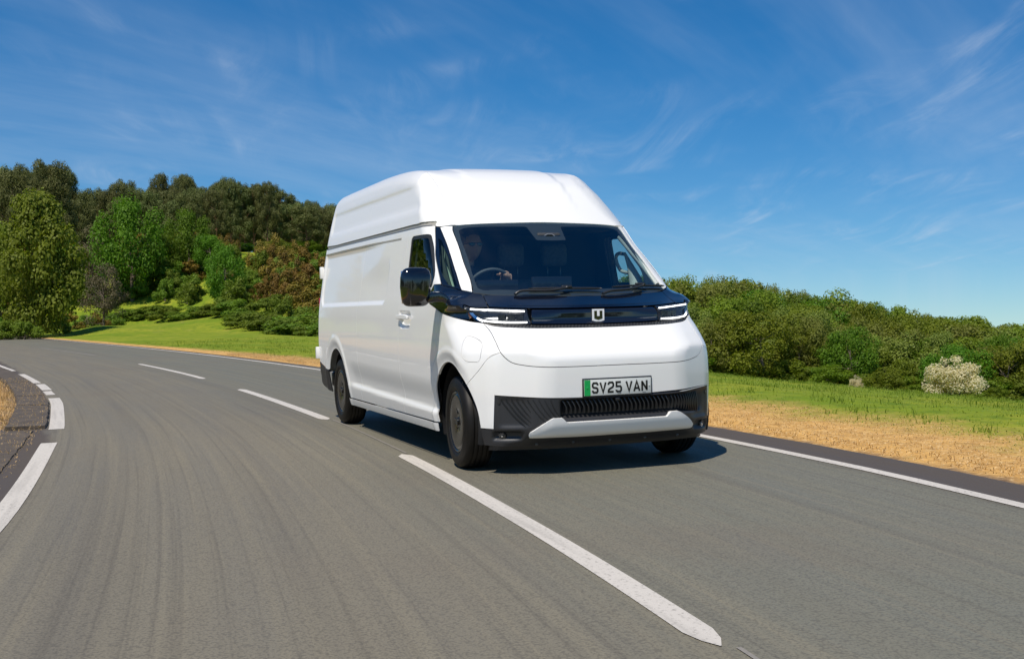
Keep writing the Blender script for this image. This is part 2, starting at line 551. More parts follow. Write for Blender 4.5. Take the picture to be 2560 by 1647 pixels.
def inside(P, poly):
    x, y = P[:, 0], P[:, 1]
    r = np.zeros(len(P), bool)
    x0, y0 = poly[:, 0], poly[:, 1]; x1, y1 = np.roll(x0, -1), np.roll(y0, -1)
    for a, b, c, d in zip(x0, y0, x1, y1):
        if b == d: continue
        k = ((b > y) != (d > y)) & (x < (c - a) * (y - b) / (d - b) + a)
        r ^= k
    return r


def segdist(P, poly):
    a = poly; b = np.roll(poly, -1, 0)
    best = np.full(len(P), 1e9)
    for p0, p1 in zip(a, b):
        d = p1 - p0; L = d @ d
        t = np.clip(((P - p0) @ d) / max(L, 1e-12), 0, 1)
        q = P - (p0 + t[:, None] * d)
        best = np.minimum(best, np.hypot(q[:, 0], q[:, 1]))
    return best


def area2(p):
    return 0.5 * np.sum(p[:, 0] * np.roll(p[:, 1], -1) - np.roll(p[:, 0], -1) * p[:, 1])


def shrink(poly, g):
    """inset (ccw polygon) by g"""
    if g == 0: return poly
    a = np.roll(poly, 1, 0); b = np.roll(poly, -1, 0)
    t1 = poly - a; t2 = b - poly
    t1 /= np.linalg.norm(t1, axis=1)[:, None]; t2 /= np.linalg.norm(t2, axis=1)[:, None]
    n1 = np.stack([-t1[:, 1], t1[:, 0]], 1); n2 = np.stack([-t2[:, 1], t2[:, 0]], 1)
    n = n1 + n2; ln = np.linalg.norm(n, axis=1)[:, None]
    n = n / np.maximum(ln, .3)
    c = np.clip(np.sum(n * n1, 1), .5, 1)[:, None]
    return poly + n * g / c


def panel(name, edges, chart, mt, parent, h=.035, gap=.0025, thick=.018, off=0., holes=(), sgn=1, **k):
    met = np.array(METR[chart])
    out = outline2d(edges, chart, h)
    if area2(out) < 0: out = out[::-1]
    out = shrink(out, gap)
    hs = []
    for q in holes:
        hp = outline2d(q, chart, min(h, .03))
        if area2(hp) > 0: hp = hp[::-1]
        hs.append(shrink(hp, gap))
    loops = [out] + hs
    lo, hi = out.min(0), out.max(0)
    gx = np.arange(lo[0] + h * .5, hi[0], h); gy = np.arange(lo[1] + h * .43, hi[1], h)
    G = np.array([(a + (.25 * h if j % 2 else -.25 * h), b) for j, b in enumerate(gy) for a in gx]) if len(gx) and len(gy) else np.zeros((0, 2))
    if len(G):
        kp = inside(G, out)
        for q in hs: kp &= ~inside(G, q)
        G = G[kp]
        for q in loops:
            if len(G): G = G[segdist(G, q) > h * .45]
    V = [tuple(q) for q in np.concatenate(loops)]; E = []; s = 0
    for q in loops:
        E += [(s + i, s + (i + 1) % len(q)) for i in range(len(q))]; s += len(q)
    nb = s
    V += [tuple(q) for q in G]
    r = delaunay_2d_cdt([Vector(q) for q in V], E, [], 0, 1e-7)
    V2 = np.array([tuple(q) for q in r[0]]); T = [tuple(t) for t in r[2]]
    cen = np.array([V2[list(t)].mean(0) for t in T])
    kp = inside(cen, out)
    for q in hs: kp &= ~inside(cen, q)
    T = [t for t, q in zip(T, kp) if q]
    P = project(V2 / met, chart)
    Nn = grad(P)
    ofv = off(P) if callable(off) else np.full(len(P), off)
    P = P + Nn * ofv[:, None]
    if callable(off):
        # normals of the displaced sheet from its own triangles
        tn = np.zeros_like(P)
        for t in T:
            c = np.cross(P[t[1]] - P[t[0]], P[t[2]] - P[t[0]])
            if c @ Nn[t[0]] < 0: c = -c
            for i in t: tn[i] += c
        Nn = tn / np.maximum(np.linalg.norm(tn, axis=1), 1e-12)[:, None]
    faces = []; nrm = []
    # wind every triangle the same way in the chart, then turn all of them outwards together
    T2 = []
    for t in T:
        a2 = np.cross(V2[t[1]] - V2[t[0]], V2[t[2]] - V2[t[0]])
        if abs(a2) < 1e-9: continue
        T2.append(t if a2 > 0 else t[::-1])
    vote = sum(np.sign(np.cross(P[t[1]] - P[t[0]], P[t[2]] - P[t[0]]) @ Nn[t[0]]) for t in T2[::max(1, len(T2) // 60)])
    for t in T2:
        if vote < 0: t = t[::-1]
        faces.append(t); nrm += [Nn[i] for i in t]
    verts = list(P)
    if thick > 0:
        # turned-in flange round every edge
        base = len(verts); idx = {}
        # boundary edges of the triangulation
        cnt = {}
        for t in faces:
            for a, b in zip(t, t[1:] + t[:1]):
                cnt[(a, b)] = cnt.get((a, b), 0) + 1
        bd = [e for e in cnt if (e[1], e[0]) not in cnt]
        R = .0015
        for a, b in bd:
            for q in (a, b):
                if q not in idx:
                    idx[q] = len(verts)
                    verts.append(P[q] - Nn[q] * thick)
        for a, b in bd:
            faces.append((b, a, idx[a], idx[b]))
            c = np.cross(P[a] - P[b], verts[idx[a]] - P[b]); c = c / max(np.linalg.norm(c), 1e-9)
            nrm += [c] * 4
    if sgn < 0:
        verts = [np.array((q[0], -q[1], q[2])) for q in verts]
        nf = []; nn = []; i = 0
        for t in faces:
            m_ = len(t)
            nf.append(tuple(reversed(t)))
            nn += [np.array((q[0], -q[1], q[2])) for q in reversed(nrm[i:i + m_])]
            i += m_
        faces, nrm = nf, nn
    return mobj(name, verts, faces, mt, parent, smooth=True, normals=nrm, **k)


def on_surf(p, chart, off=0.):
    P = project([to_chart(p, chart)], chart); n = grad(P)
    return (P + n * off)[0], n[0]


def sweep(name, pts, chart, w, t, mt, parent, off=0., sgn=1, n=8, up=None, **k):
    """a bar of width w and thickness t running along the body surface"""
    C = catmull([to_chart(q, chart) for q in pts], n) if len(pts) > 2 else list(np.linspace(to_chart(pts[0], chart), to_chart(pts[1], chart), n + 1))
    P = project(C, chart); N = grad(P)
    V = []; Fc = []
    m = len(P)
    for i in range(m):
        a = P[max(0, i - 1)]; b = P[min(m - 1, i + 1)]
        tt = (b - a) / np.linalg.norm(b - a)
        s = np.cross(N[i], tt); s /= np.linalg.norm(s)
        ww = w(i / (m - 1)) if callable(w) else w
        for da, db in ((-.5, 0), (-.5, 1), (.5, 1), (.5, 0)):
            V.append(P[i] + s * ww * da + N[i] * (off + db * t))
    for i in range(m - 1):
        for j in range(4):
            Fc.append((i * 4 + j, i * 4 + (j + 1) % 4, i * 4 + 4 + (j + 1) % 4, i * 4 + 4 + j))
    Fc.append((3, 2, 1, 0)); Fc.append(tuple((m - 1) * 4 + j for j in range(4)))
    if sgn < 0:
        V = [(v[0], -v[1], v[2]) for v in V]; Fc = [tuple(reversed(q)) for q in Fc]
    return mobj(name, V, Fc, mt, parent, **k)

# ------------------------------------------------------------------ the van
VAN = empty('delivery_van', (0, 0, 0), 'white high-roof electric panel van with black front band driving along the road', 'van')
PA = M['paint']


def both(fn):
    for s in (1, -1): fn(s)


arcF = lambda a0, a1, n=14: arc(.02, .425, a0, a1, n)
arcR = lambda a0, a1, n=14: arc(-WB + .04, .425, a0, a1, n)
XR = -4.70
# corners shared by neighbouring panels (right side, y negative)
SEAM_D = [(-.145, 1.147), (-.203, 1.026), (-.245, .879), (-.262, .678)]
aF0 = 180 - math.degrees(math.acos((.02 + .262) / .425))      # arch angle where door meets fender
TL = [(-.47, -.99, 1.219), (-.30, -1.0, 1.184), (-.145, -1.0, 1.149), (.00, -.975, 1.123), (.134, -.942, 1.099), (.249, -.884, 1.077), (.315, -.829, 1.067)]
HC = [(.315, -.829, 1.067), (.418, -.806, .998), (.532, -.805, .913), (.582, -.799, .865)]
HB = [(.582, -.799, .865), (.603, -.782, .835), (.632, -.742, .796), (.682, -.66, .772), (.735, -.537, .759), (.768, -.357, .755), (.776, -.12, .755)]
HBs = HB + [(x, -y, z) for x, y, z in reversed(HB)]
mir = lambda L: [(x, -y, z) for x, y, z in reversed(L)]
BT_ = [(.563, -.841, .566), (.747, -.5, .543), (.772, -.27, .537), (.776, 0, .536), (.772, .27, .537), (.747, .5, .543), (.563, .841, .566)]
SB = [(.582, -.799, .865), (.535, -.855, .838), (.460, -.917, .742)]
arch_hi = tuple(project([(.02 + .425 * math.cos(math.radians(40)), .36 + .425 * math.sin(math.radians(40)))], 'side')[0])


def arch3(a0, a1, n=8):
    r = []
    for x, z in arc(.02, .425, a0, a1, n):
        r.append(tuple(project([(x, z)], 'side')[0]))
    return r


WIN = [[(-1.185, 1.72), (-1.175, 1.755), (-1.14, 1.775)], [(-1.13, 1.777), (-.80, 1.772)], [(-.79, 1.772), (-.755, 1.765), (-.73, 1.75)],
       [(-.715, 1.735), (-.61, 1.638), (-.50, 1.535), (-.445, 1.475)], [(-.435, 1.46), (-.415, 1.42), (-.425, 1.365)], [(-.44, 1.345), (-.46, 1.338)], [(-.48, 1.335), (-1.13, 1.345)],
       [(-1.15, 1.347), (-1.17, 1.36), (-1.175, 1.385)]]


def make_body(s):
    # front door with its window opening, handle cup
    cup = [[(-1.375, 1.16), (-1.34, 1.168), (-1.06, 1.165), (-1.03, 1.145), (-1.03, 1.06), (-1.07, 1.022), (-1.30, 1.02), (-1.36, 1.05)]]
    CX_ = .07
    cup = [[(x + CX_, z) for x, z in cup[0]]]
    door = panel('front_door', [[(-1.325, .305), (-.406, .305)], [(-.404, .31)] + arcF(184, aF0, 10)[0:10], list(reversed(SEAM_D))[0:3],
                         [(-.145, 1.149), (-.30, 1.184), (-.46, 1.217)], [(-.47, 1.219), (-.46, 1.30)], [(-.455, 1.31), (-.387, 1.362)],
                         [(-.385, 1.362), (-.295, 1.362)], [(-.286, 1.364), (-.409, 1.474), (-.591, 1.632)], [(-.766, 1.840)], [(-1.325, 1.846)]],
                 'side', PA, VAN, holes=[WIN, cup], sgn=s, h=.018, thick=.008)
    panel('handle_recess', cup, 'side', PA, door, off=lambda P: -.030 * sst(0, .03, segdist(P[:, [0, 2]], np.array([c for c in outline2d(cup, 'side', .03)]))) - .001, gap=-.002, thick=0, h=.012, sgn=s)
    hb = sweep('door_handle', [(-1.37 + CX_, 1.112), (-1.2 + CX_, 1.116), (-1.035 + CX_, 1.11)], 'side', lambda t: .040 - .012 * abs(2 * t - 1) ** 3, .022, PA, door, off=.010, sgn=s, n=10)
    bevel(hb, .007, 3)
    for xx in (-1.345, -1.062):
        sweep('handle_mount', [(xx + CX_ - .012, 1.112), (xx + CX_ + .012, 1.112)], 'side', .026, .034, PA, door, off=-.022, sgn=s, n=2)
    sweep('key_lock', [(-1.045 + CX_, 1.145), (-1.030 + CX_, 1.145)], 'side', .016, .006, M['grey_metal'], door, off=-.012, sgn=s, n=2)
    # window seal, pane
    seal_o = WIN
    oo = outline2d(WIN, 'side', .03)
    panel('window_seal', WIN, 'side', M['shade_seal'], door, off=-.004, gap=-.004, thick=.01, sgn=s, h=.02,
          holes=[[[tuple(q) for q in shrink(oo if area2(oo) > 0 else oo[::-1], .022)]]])
    panel('side_window', WIN, 'side', M['sideglass'], door, off=-.008, gap=.012, thick=0, sgn=s, h=.06)
    # sliding / cargo panel
    sp = panel('cargo_side_panel', [[(-2.845, .305), (-1.325, .305)], [(-1.325, .305), (-1.325, 1.846)], [(-1.325, 1.846), (-2.845, 1.850)], [(-2.845, 1.850), (-2.845, .305)]],
               'side', PA, VAN, sgn=s, h=.018, thick=.008)
    rq = panel('rear_quarter_panel', [[(XR + .01, .63), (-4.275, .552)], [(-4.24, .552)] + arcR(152, -5, 24), [(-3.412, .31), (-3.405, .305)], [(-3.39, .305), (-2.845, .305)], [(-2.845, .305), (-2.845, 1.850)],
                                   [(-2.845, 1.850), (XR + .018, 1.853)], [(XR + .018, 1.853), (XR + .01, .63)]], 'side', PA, VAN, sgn=s, h=.018, thick=.008)
    sweep('slider_rail', [(-4.62, 1.792), (-3.6, 1.794), (-2.5, 1.79), (-1.50, 1.780)], 'side', .016, .004, M['gutter'], VAN, off=-.002, sgn=s, n=14)
    panel('roof_gutter', [[(-4.60, 1.838), (-1.33, 1.836)], [(-1.33, 1.836), (-.80, 1.832)], [(-.775, 1.832), (-.765, 1.895)], [(-.775, 1.90), (-4.60, 1.90)], [(-4.60, 1.90), (-4.60, 1.838)]], 'side', M['gutter'], VAN, off=-.008, sgn=s, h=.05, thick=.004, gap=0)
    sweep('drip_strip', [(-4.60, 1.8525), (-3.2, 1.8525), (-1.33, 1.8485), (-.80, 1.844)], 'side', .007, .006, M['line_grey'], VAN, off=-.002, sgn=s, n=14)
    sill = panel('side_sill', [[(-3.40, .238), (-.43, .238)], [(-.42, .242), (-.408, .296)], [(-.408, .301), (-3.41, .301)], [(-3.415, .296), (-3.43, .264)]], 'side', PA, VAN, sgn=s, h=.02, off=lambda P: .010 - .06 * np.clip(.268 - P[:, 2], 0, 1) + .004, thick=.003, gap=0)
    # rear corner bumper
    panel('rear_bumper', [[(XR + .01, .622), (-4.275, .544)], [(-4.262, .54), (-4.262, .32)], [(-4.262, .31), (-4.60, .36)], [(-4.66, .39), (XR + .012, .47)]], 'side', M['plastic'], VAN, sgn=s, h=.04, off=.004, thick=.012)
    # fender with charging flap
    flap = [[(.262, -.945, .955), (.272, -.940, .972), (.295, -.930, .977)], [(.320, -.918, .974), (.375, -.893, .957), (.405, -.885, .944)], [(.432, -.882, .928), (.446, -.884, .905), (.452, -.890, .885)],
            [(.461, -.904, .838), (.461, -.908, .82), (.452, -.916, .803)], [(.438, -.925, .797), (.39, -.950, .797), (.345, -.972, .802)], [(.318, -.980, .814), (.297, -.986, .838), (.290, -.987, .860)], [(.275, -.975, .905), (.264, -.955, .940), (.262, -.95, .948)]]
    flap = [[tuple(project([to_chart(q, 'phi')], 'phi')[0]) for q in e] for e in flap]
    fd = panel('front_fender', [[tuple(project([q], 'side')[0]) for q in SEAM_D], arch3(aF0, 40, 16), [arch_hi] + list(reversed(SB))[0:2], list(reversed(HC))[0:3], list(reversed(TL))[0:5]],
               'phi', PA, VAN, sgn=s, h=.017, holes=[flap] if s > 0 else [], gap=.0014)
    if s > 0:
        panel('charging_flap', flap, 'phi', PA, fd, sgn=s, h=.03, gap=.0014)
    # A pillar and quarter window
    AP_F = [(-.641, -.728, 1.829), (-.606, -.742, 1.797), (-.44, -.752, 1.665), (-.278, -.768, 1.534), (-.12, -.783, 1.41), (.017, -.800, 1.293)]
    AP_B = [(-.063, -.856, 1.311), (-.23, -.843, 1.445), (-.401, -.827, 1.580), (-.555, -.816, 1.70), (-.712, -.808, 1.822)]
    panel('windscreen_pillar', [AP_F, [(.017, -.800, 1.293), (-.063, -.856, 1.311)], AP_B, [(-.712, -.808, 1.824), (-.641, -.728, 1.829)]], 'ring', PA, VAN, sgn=s, h=.02)
    # quarter window surround between pillar and door
    QF = AP_B
    QB = [(-.700, -.852, 1.834), (-.521, -.914, 1.640), (-.361, -.947, 1.480), (-.235, -.967, 1.372)]
    QG = [[(-.650, -.846, 1.730), (-.605, -.840, 1.712), (-.551, -.838, 1.669), (-.45, -.842, 1.60), (-.350, -.849, 1.526), (-.24, -.862, 1.435), (-.146, -.874, 1.36)], [(-.138, -.878, 1.352), (-.138, -.881, 1.346), (-.145, -.885, 1.343)],
          [(-.155, -.89, 1.344), (-.215, -.910, 1.360), (-.240, -.918, 1.375)], [(-.250, -.919, 1.385), (-.343, -.919, 1.443), (-.46, -.90, 1.55), (-.56, -.875, 1.645)]]
    qp = panel('quarter_window_surround', [[(-.762, -.830, 1.836), (-.588, -.893, 1.630), (-.406, -.932, 1.473)], [(-.284, -.948, 1.366), (-.272, -.946, 1.358)], [(-.262, -.942, 1.355), (-.16, -.90, 1.333)], AP_B[:-1] + [(-.712, -.808, 1.827)]],
               'ring', M['gloss_black'], VAN, sgn=s, h=.02, off=-.004, holes=[QG])
    panel('quarter_window', QG, 'ring', M['quarterglass'], qp, sgn=s, h=.03, off=-.006, gap=-.002, thick=0)
    # black wrap-around trim
    tr = panel('black_side_trim', [[(-.47, -.99, 1.222), (-.46, -.99, 1.30)], [(-.45, -.985, 1.315), (-.387, -.973, 1.360)], [(-.375, -.972, 1.361), (-.29, -.95, 1.361)], [(-.272, -.946, 1.356), (-.16, -.90, 1.331), (-.063, -.856, 1.309)],
                          [(-.04, -.84, 1.304), (.017, -.800, 1.291), (.069, -.745, 1.275)], [(.076, -.742, 1.273), (.16, -.748, 1.225)], [(.243, -.755, 1.180), (.191, -.853, 1.181), (.129, -.906, 1.203)],
                          [(.129, -.906, 1.203), (.19, -.902, 1.145)], [(.222, -.895, 1.094), (.134, -.942, 1.101), (.00, -.975, 1.125), (-.145, -1.0, 1.151), (-.30, -1.0, 1.186)]],
               'phi', M['gloss_black'], VAN, sgn=s, h=.02)


both(make_body)

# bonnet, bumper, front band
panel('bonnet', [HC[:-1] , HBs[:-1], mir(HC)[:-1], [(.315, .829, 1.067), (.363, .778, 1.049), (.455, .615, 1.031), (.52, .25, 1.021), (.525, 0, 1.019), (.52, -.25, 1.021), (.455, -.615, 1.031), (.363, -.778, 1.049)]],
      'phi', PA, VAN, h=.022)
aR = arch3(40, -4, 10)
aE = aR[-1]
panel('front_bumper', [[arch_hi] + list(reversed(SB))[0:2], HBs[:-1], [(x, -y, z) for x, y, z in SB][:-1] + [(.460, .917, .742)], [(x, -y, z) for x, y, z in aR][:-1],
                       [(aE[0], -aE[1], .332), (.546, .848, .330)], [(.548, .848, .345), (.563, .841, .55)], [(.563, .841, .566)] + mir(BT_[:3])[1:] + [(.776, 0, .536)] + list(reversed(BT_[1:3])),
                       [(.563, -.841, .566), (.563, -.841, .55)], [(.548, -.848, .345), (.546, -.848, .330)], [(aE[0], aE[1], .332)] + list(reversed(aR))[1:-1]],
      'phi', PA, VAN, h=.024)


def lower_off(P):
    ay = np.abs(P[:, 1]); z = P[:, 2]
    w = np.where(P[:, 1] > 0, 1 - sst(.62, .80, ay), 1 - sst(.40, .44, ay)) * sst(.388, .412, z) * (1 - sst(.512, .532, z))
    d = -.050 * w
    # side scoops
    w2 = sst(.60, .70, ay) * (1 - sst(.80, .835, ay)) * sst(.335, .36, z) * (1 - sst(.53, .555, z))
    d = d - .010 * w2
    # fog lamp pockets
    w3 = sst(.66, .70, ay) * (1 - sst(.835, .86, ay)) * sst(.245, .262, z) * (1 - sst(.300, .318, z))
    return d - .030 * w3


LB = [(.563, -.841, .562)] + [(x, y, z - .003) for x, y, z in BT_[1:-1]] + [(.563, .841, .562)]
lowp = panel('lower_grille_panel', [[(.563, -.841, .562)] + LB[1:-1], [(.563, .841, .562), (.548, .848, .34)], [(.546, .848, .327), (aE[0], -aE[1], .329)], [(aE[0], -aE[1], .328), (.445, .885, .215)],
                                  [(.455, .88, .212), (.566, .76, .205), (.598, .55, .197), (.612, .25, .193), (.614, 0, .193), (.612, -.25, .193), (.598, -.55, .197), (.566, -.76, .205)], [(.455, -.88, .212), (.445, -.885, .215)],
                                  [(aE[0], aE[1], .328), (.546, -.848, .327)], [(.548, -.848, .34), (.563, -.841, .56)]],
             'phi', M['plastic'], VAN, h=.0125, off=lower_off, gap=.002)

# white lower insert
IT = [(.687, -.628, .300), (.715, -.56, .365), (.744, -.492, .402), (.758, -.425, .404)]
panel('lower_bumper_insert', [[(.672, -.632, .272), (.672, -.634, .300)], [(.700, -.60, .33), (.744, -.515, .388), (.748, -.492, .401)], [(.752, -.48, .404), (.758, -.428, .404)], [(.758, -.420, .403), (.756, -.388, .372)], [(.756, -.38, .371), (.775, 0, .371), (.756, .38, .371)],
                              [(.756, .388, .372), (.758, .420, .403)], [(.758, .428, .404), (.752, .48, .404)], [(.748, .492, .401), (.744, .515, .388), (.700, .60, .33)], [(.672, .634, .300), (.672, .632, .272)],
                              [(.672, .628, .268), (.70, .3, .262), (.71, 0, .262), (.70, -.3, .262)]],
      'phi', PA, VAN, h=.018, off=lambda P: .004 + .016 * sst(0, .03, np.minimum(P[:, 2] - .262, .30 * (.66 - np.abs(P[:, 1])) + .01)), thick=.03, gap=0)

# slats in the grille opening
SL = 0


def slat(y0, y1, z0, z1, deep, wid, bend=0.):
    V = []; Fc = []
    n = 7
    for i in range(n):
        t = i / (n - 1)
        y = y0 + (y1 - y0) * t + bend * math.sin(math.pi * t); z = z0 + (z1 - z0) * t
        # position on the real surface, then inward
        ph = math.atan2(y, 1.37)
        p, nn = on_surf((ph, z), 'phi')
        cr = np.cross(nn, (0, 0, 1)); cr /= np.linalg.norm(cr)
        edge = .012 * math.sin(math.pi * t)
        for s_, dp in ((-.5, -deep), (-.5, -.010 + edge * .6), (.5, -.010 + edge * .6), (.5, -deep)):
            V.append(p + cr * wid * s_ + nn * dp)
    for i in range(n - 1):
        for j in range(4): Fc.append((i * 4 + j, i * 4 + (j + 1) % 4, i * 4 + 4 + (j + 1) % 4, i * 4 + 4 + j))
    Fc += [(3, 2, 1, 0), tuple((n - 1) * 4 + j for j in range(4))]
    return mobj('grille_slat', V, Fc, M['plastic_smooth'], lowp)


for i in range(25):
    y = -.395 + i * .0335
    slat(y + .010, y - .020, .426, .520, .040, .008, bend=.010)
for i in range(12):
    y = .445 + i * .030
    slat(y, y - .012, .424 - .006 * max(0, i - 2), .520 + .001 * i, .026, .006, bend=.012)
for i in range(10):
    # black strips stand in for shaded oblique grooves, right-hand wing of the grille
    y = -.435 - i * .028
    z0 = .402 - .0085 * max(0, i - 1)
    y1 = y - .070 - .012 * i
    sweep('wing_groove_strip', [(math.atan2(y, 1.36), z0), (math.atan2((y + y1) / 2 - .006, 1.36 - .02 * i * .3), (z0 + .53) / 2), (math.atan2(y1, 1.36 - .010 * i), .530 + .001 * i)], 'phi', .005, .006, M['ink'], lowp, off=-.003 - .005 * (i > 4), n=4)
for s in (1, -1):
    # fog lamp, sensor disc
    p, n = on_surf((math.atan2(-s * .79, 1.155), .275), 'phi', -.030)
    a = np.cross(n, (0, 0, 1)); a /= np.linalg.norm(a); b = np.cross(a, n)
    def disc(name, c, r, t, mt, par, seg=20, r2=None):
        V = []; Fc = []
        for q in range(seg):
            an = 2 * math.pi * q / seg
            d = a * math.cos(an) + b * math.sin(an)
            V += [c + d * r, c + d * (r2 or r * .9) + n * t]
        for q in range(seg):
            w = (q + 1) % seg
            Fc.append((2 * q, 2 * w, 2 * w + 1, 2 * q + 1))
        Fc.append(tuple(2 * q + 1 for q in range(seg)))
        o = mobj(name, V, [tuple(reversed(x)) for x in Fc], mt, par)
        bm = o.data; bm.update()
        return o
    fg = disc('fog_lamp', p, .030, .012, M['lamp_in'], VAN)
    disc('lamp_lens', p + n * .013, .026, .006, M['clearglass'], fg)
    disc('lamp_bulb', p + n * .0125, .008, .005, M['chrome'], fg)
    p, n = on_surf((math.atan2(-s * .815, 1.17), .515), 'phi', -.004)
    a = np.cross(n, (0, 0, 1)); a /= np.linalg.norm(a); b = np.cross(a, n)
    disc('parking_sensor', p, .013, .004, M['plastic_smooth'], lowp)
for y in (-.546, -.275, 0., .275, .546):
    p, n = on_surf((math.atan2(y, 1.19), .2135), 'phi', .001)
    a = np.cross(n, (0, 0, 1)); a /= np.linalg.norm(a); b = np.cross(a, n)
    bl = disc('bumper_bolt', p, .012, .004, M['grey_metal'], lowp, seg=12)
p, n = on_surf((0., .512), 'phi')
box('front_camera', (p[0] - .012, 0, .515), (.03, .032, .022), M['plastic_smooth'], lowp, bev=.004)
# lower valance
panel('undertray', [[(.61, -.55, .196), (.625, 0, .192), (.61, .55, .196)], [(.50, .90, .21), (.48, .90, .17)], [(.55, .5, .158), (.57, 0, .155), (.55, -.5, .158)], [(.48, -.90, .17), (.50, -.90, .21)]], 'phi', M['plastic_smooth'], VAN, h=.03, off=-.035, thick=.2, gap=0)

# front band: cowl, light bar, lamps
WB_ = [(.017, -.800, 1.289), (.1, -.677, 1.271), (.186, -.45, 1.2605), (.236, -.25, 1.2535), (.262, 0, 1.251)]
CT = [(.076, -.742, 1.2715), (.1, -.677, 1.269), (.186, -.45, 1.2585), (.236, -.25, 1.2515), (.262, 0, 1.249), (.236, .25, 1.2515), (.186, .45, 1.2585), (.1, .677, 1.269), (.076, .742, 1.2715)]
cowl = panel('black_cowl', [CT[:-1], [(.076, .742, 1.2715), (.16, .748, 1.223)], [(.243, .751, 1.181), (.377, .502, 1.166), (.43, .25, 1.162), (.452, 0, 1.161), (.43, -.25, 1.162), (.377, -.502, 1.166)], [(.243, -.751, 1.181), (.16, -.748, 1.223)]],
             'phi', M['cowl_black'], VAN, h=.015)
sweep('cowl_crease', [(.33, -.66, 1.188), (.41, -.35, 1.181), (.425, 0, 1.178), (.41, .35, 1.181), (.33, .66, 1.188)], 'phi', .005, .0015, M['gloss_black'], cowl, n=12)
bar = panel('light_bar', [[(.45, -.511, 1.150), (.452, -.511, 1.06)], [(.452, -.505, 1.054), (.47, -.25, 1.048), (.475, 0, 1.046), (.47, .25, 1.048), (.452, .505, 1.054)], [(.452, .511, 1.06), (.45, .511, 1.150)],
                        [(.45, .505, 1.157), (.46, .25, 1.154), (.465, 0, 1.153), (.46, -.25, 1.154), (.45, -.505, 1.157)]], 'phi', M['barglass'], VAN, h=.03, off=-.002)
sweep('bar_accent_line', [(.45, -.495, 1.077), (.47, -.25, 1.072), (.475, 0, 1.070), (.47, .25, 1.072), (.45, .495, 1.077)], 'phi', .006, .0012, M['line_grey'], bar, off=-.001, n=10)
panel('woven_lower_strip', [[(.315, -.829, 1.066), (.363, -.778, 1.050), (.455, -.615, 1.032), (.52, -.25, 1.022), (.525, 0, 1.020), (.52, .25, 1.022), (.455, .615, 1.032), (.363, .778, 1.050)], [(.315, .829, 1.066), (.32, .825, 1.0695)],
                            [(.36, .77, 1.058), (.448, .520, 1.048), (.47, .25, 1.044), (.475, 0, 1.042), (.47, -.25, 1.044), (.448, -.520, 1.048), (.36, -.77, 1.058)], [(.32, -.825, 1.0695), (.315, -.829, 1.066)]],
      'phi', M['carbon'], VAN, h=.015, off=-.004, gap=.001)


def make_lamp(s):
    base = [[(.134, -.904, 1.200), (.191, -.853, 1.179), (.253, -.754, 1.177), (.377, -.515, 1.164)], [(.385, -.513, 1.157), (.448, -.513, 1.058)], [(.445, -.520, 1.052), (.40, -.68, 1.056), (.32, -.815, 1.073)],
            [(.315, -.829, 1.070), (.265, -.872, 1.089), (.230, -.893, 1.103)], [(.228, -.895, 1.108), (.18, -.902, 1.15)]]
    hl = panel('headlamp', base, 'phi', M['lamp_in'], VAN, sgn=s, h=.018, off=lambda P: -.004 - .022 * sst(0, .02, np.minimum(P[:, 2] - 1.065, 1.15 - P[:, 2])), gap=.001)
    panel('lamp_cover', base, 'phi', M['clearglass'], hl, sgn=s, h=.02, off=0., gap=.002, thick=0)
    tl = [(.185, -.868, 1.170), (.24, -.79, 1.165), (.31, -.67, 1.156), (.392, -.535, 1.148)]
    ll = [(.228, -.880, 1.128), (.262, -.856, 1.105), (.30, -.825, 1.087), (.345, -.765, 1.077), (.40, -.65, 1.069), (.436, -.535, 1.066)]
    sweep('daytime_light', tl, 'phi', lambda t: .011 - .0 * t, .005, M['led'], hl, off=-.0065, sgn=s, n=10)
    sweep('daytime_light', ll[1:], 'phi', .010, .005, M['led'], hl, off=-.0065, sgn=s, n=10)
    sweep('chrome_corner', [(.175, -.880, 1.172), (.215, -.878, 1.135), (.262, -.856, 1.103), (.30, -.825, 1.086)], 'phi', lambda t: .024 - .008 * t, .005, M['chrome'], hl, off=-.016, sgn=s, n=8)
    sweep('indicator_lens', [(.165, -.899, 1.165), (.19, -.897, 1.135), (.222, -.890, 1.108)], 'phi', .014, .004, M['amber'], hl, off=-.012, sgn=s, n=6)
    for yy in (-.79, -.70, -.62):
        ph = math.atan2(yy, .98 + .1)
        p, n = on_surf((ph, 1.113), 'phi', -.022)
        a = np.cross(n, (0, 0, 1)); a /= np.linalg.norm(a); b = np.array((0, 0, 1.))
        V = []
        for dp, k_ in ((0, 1.), (.010, .85)):
            for da, db in ((-.030, -.022), (.030, -.022), (.030, .022), (-.030, .022)):
                V.append(p + a * da * k_ + b * db * k_ + n * dp)
        V = [np.array((q[0], s * q[1], q[2])) for q in V]
        Fq = [(4, 5, 6, 7), (0, 1, 5, 4), (1, 2, 6, 5), (2, 3, 7, 6), (3, 0, 4, 7)]
        o = mobj('reflector_cell', V, Fq, M['lamp_in'], hl)


both(make_lamp)

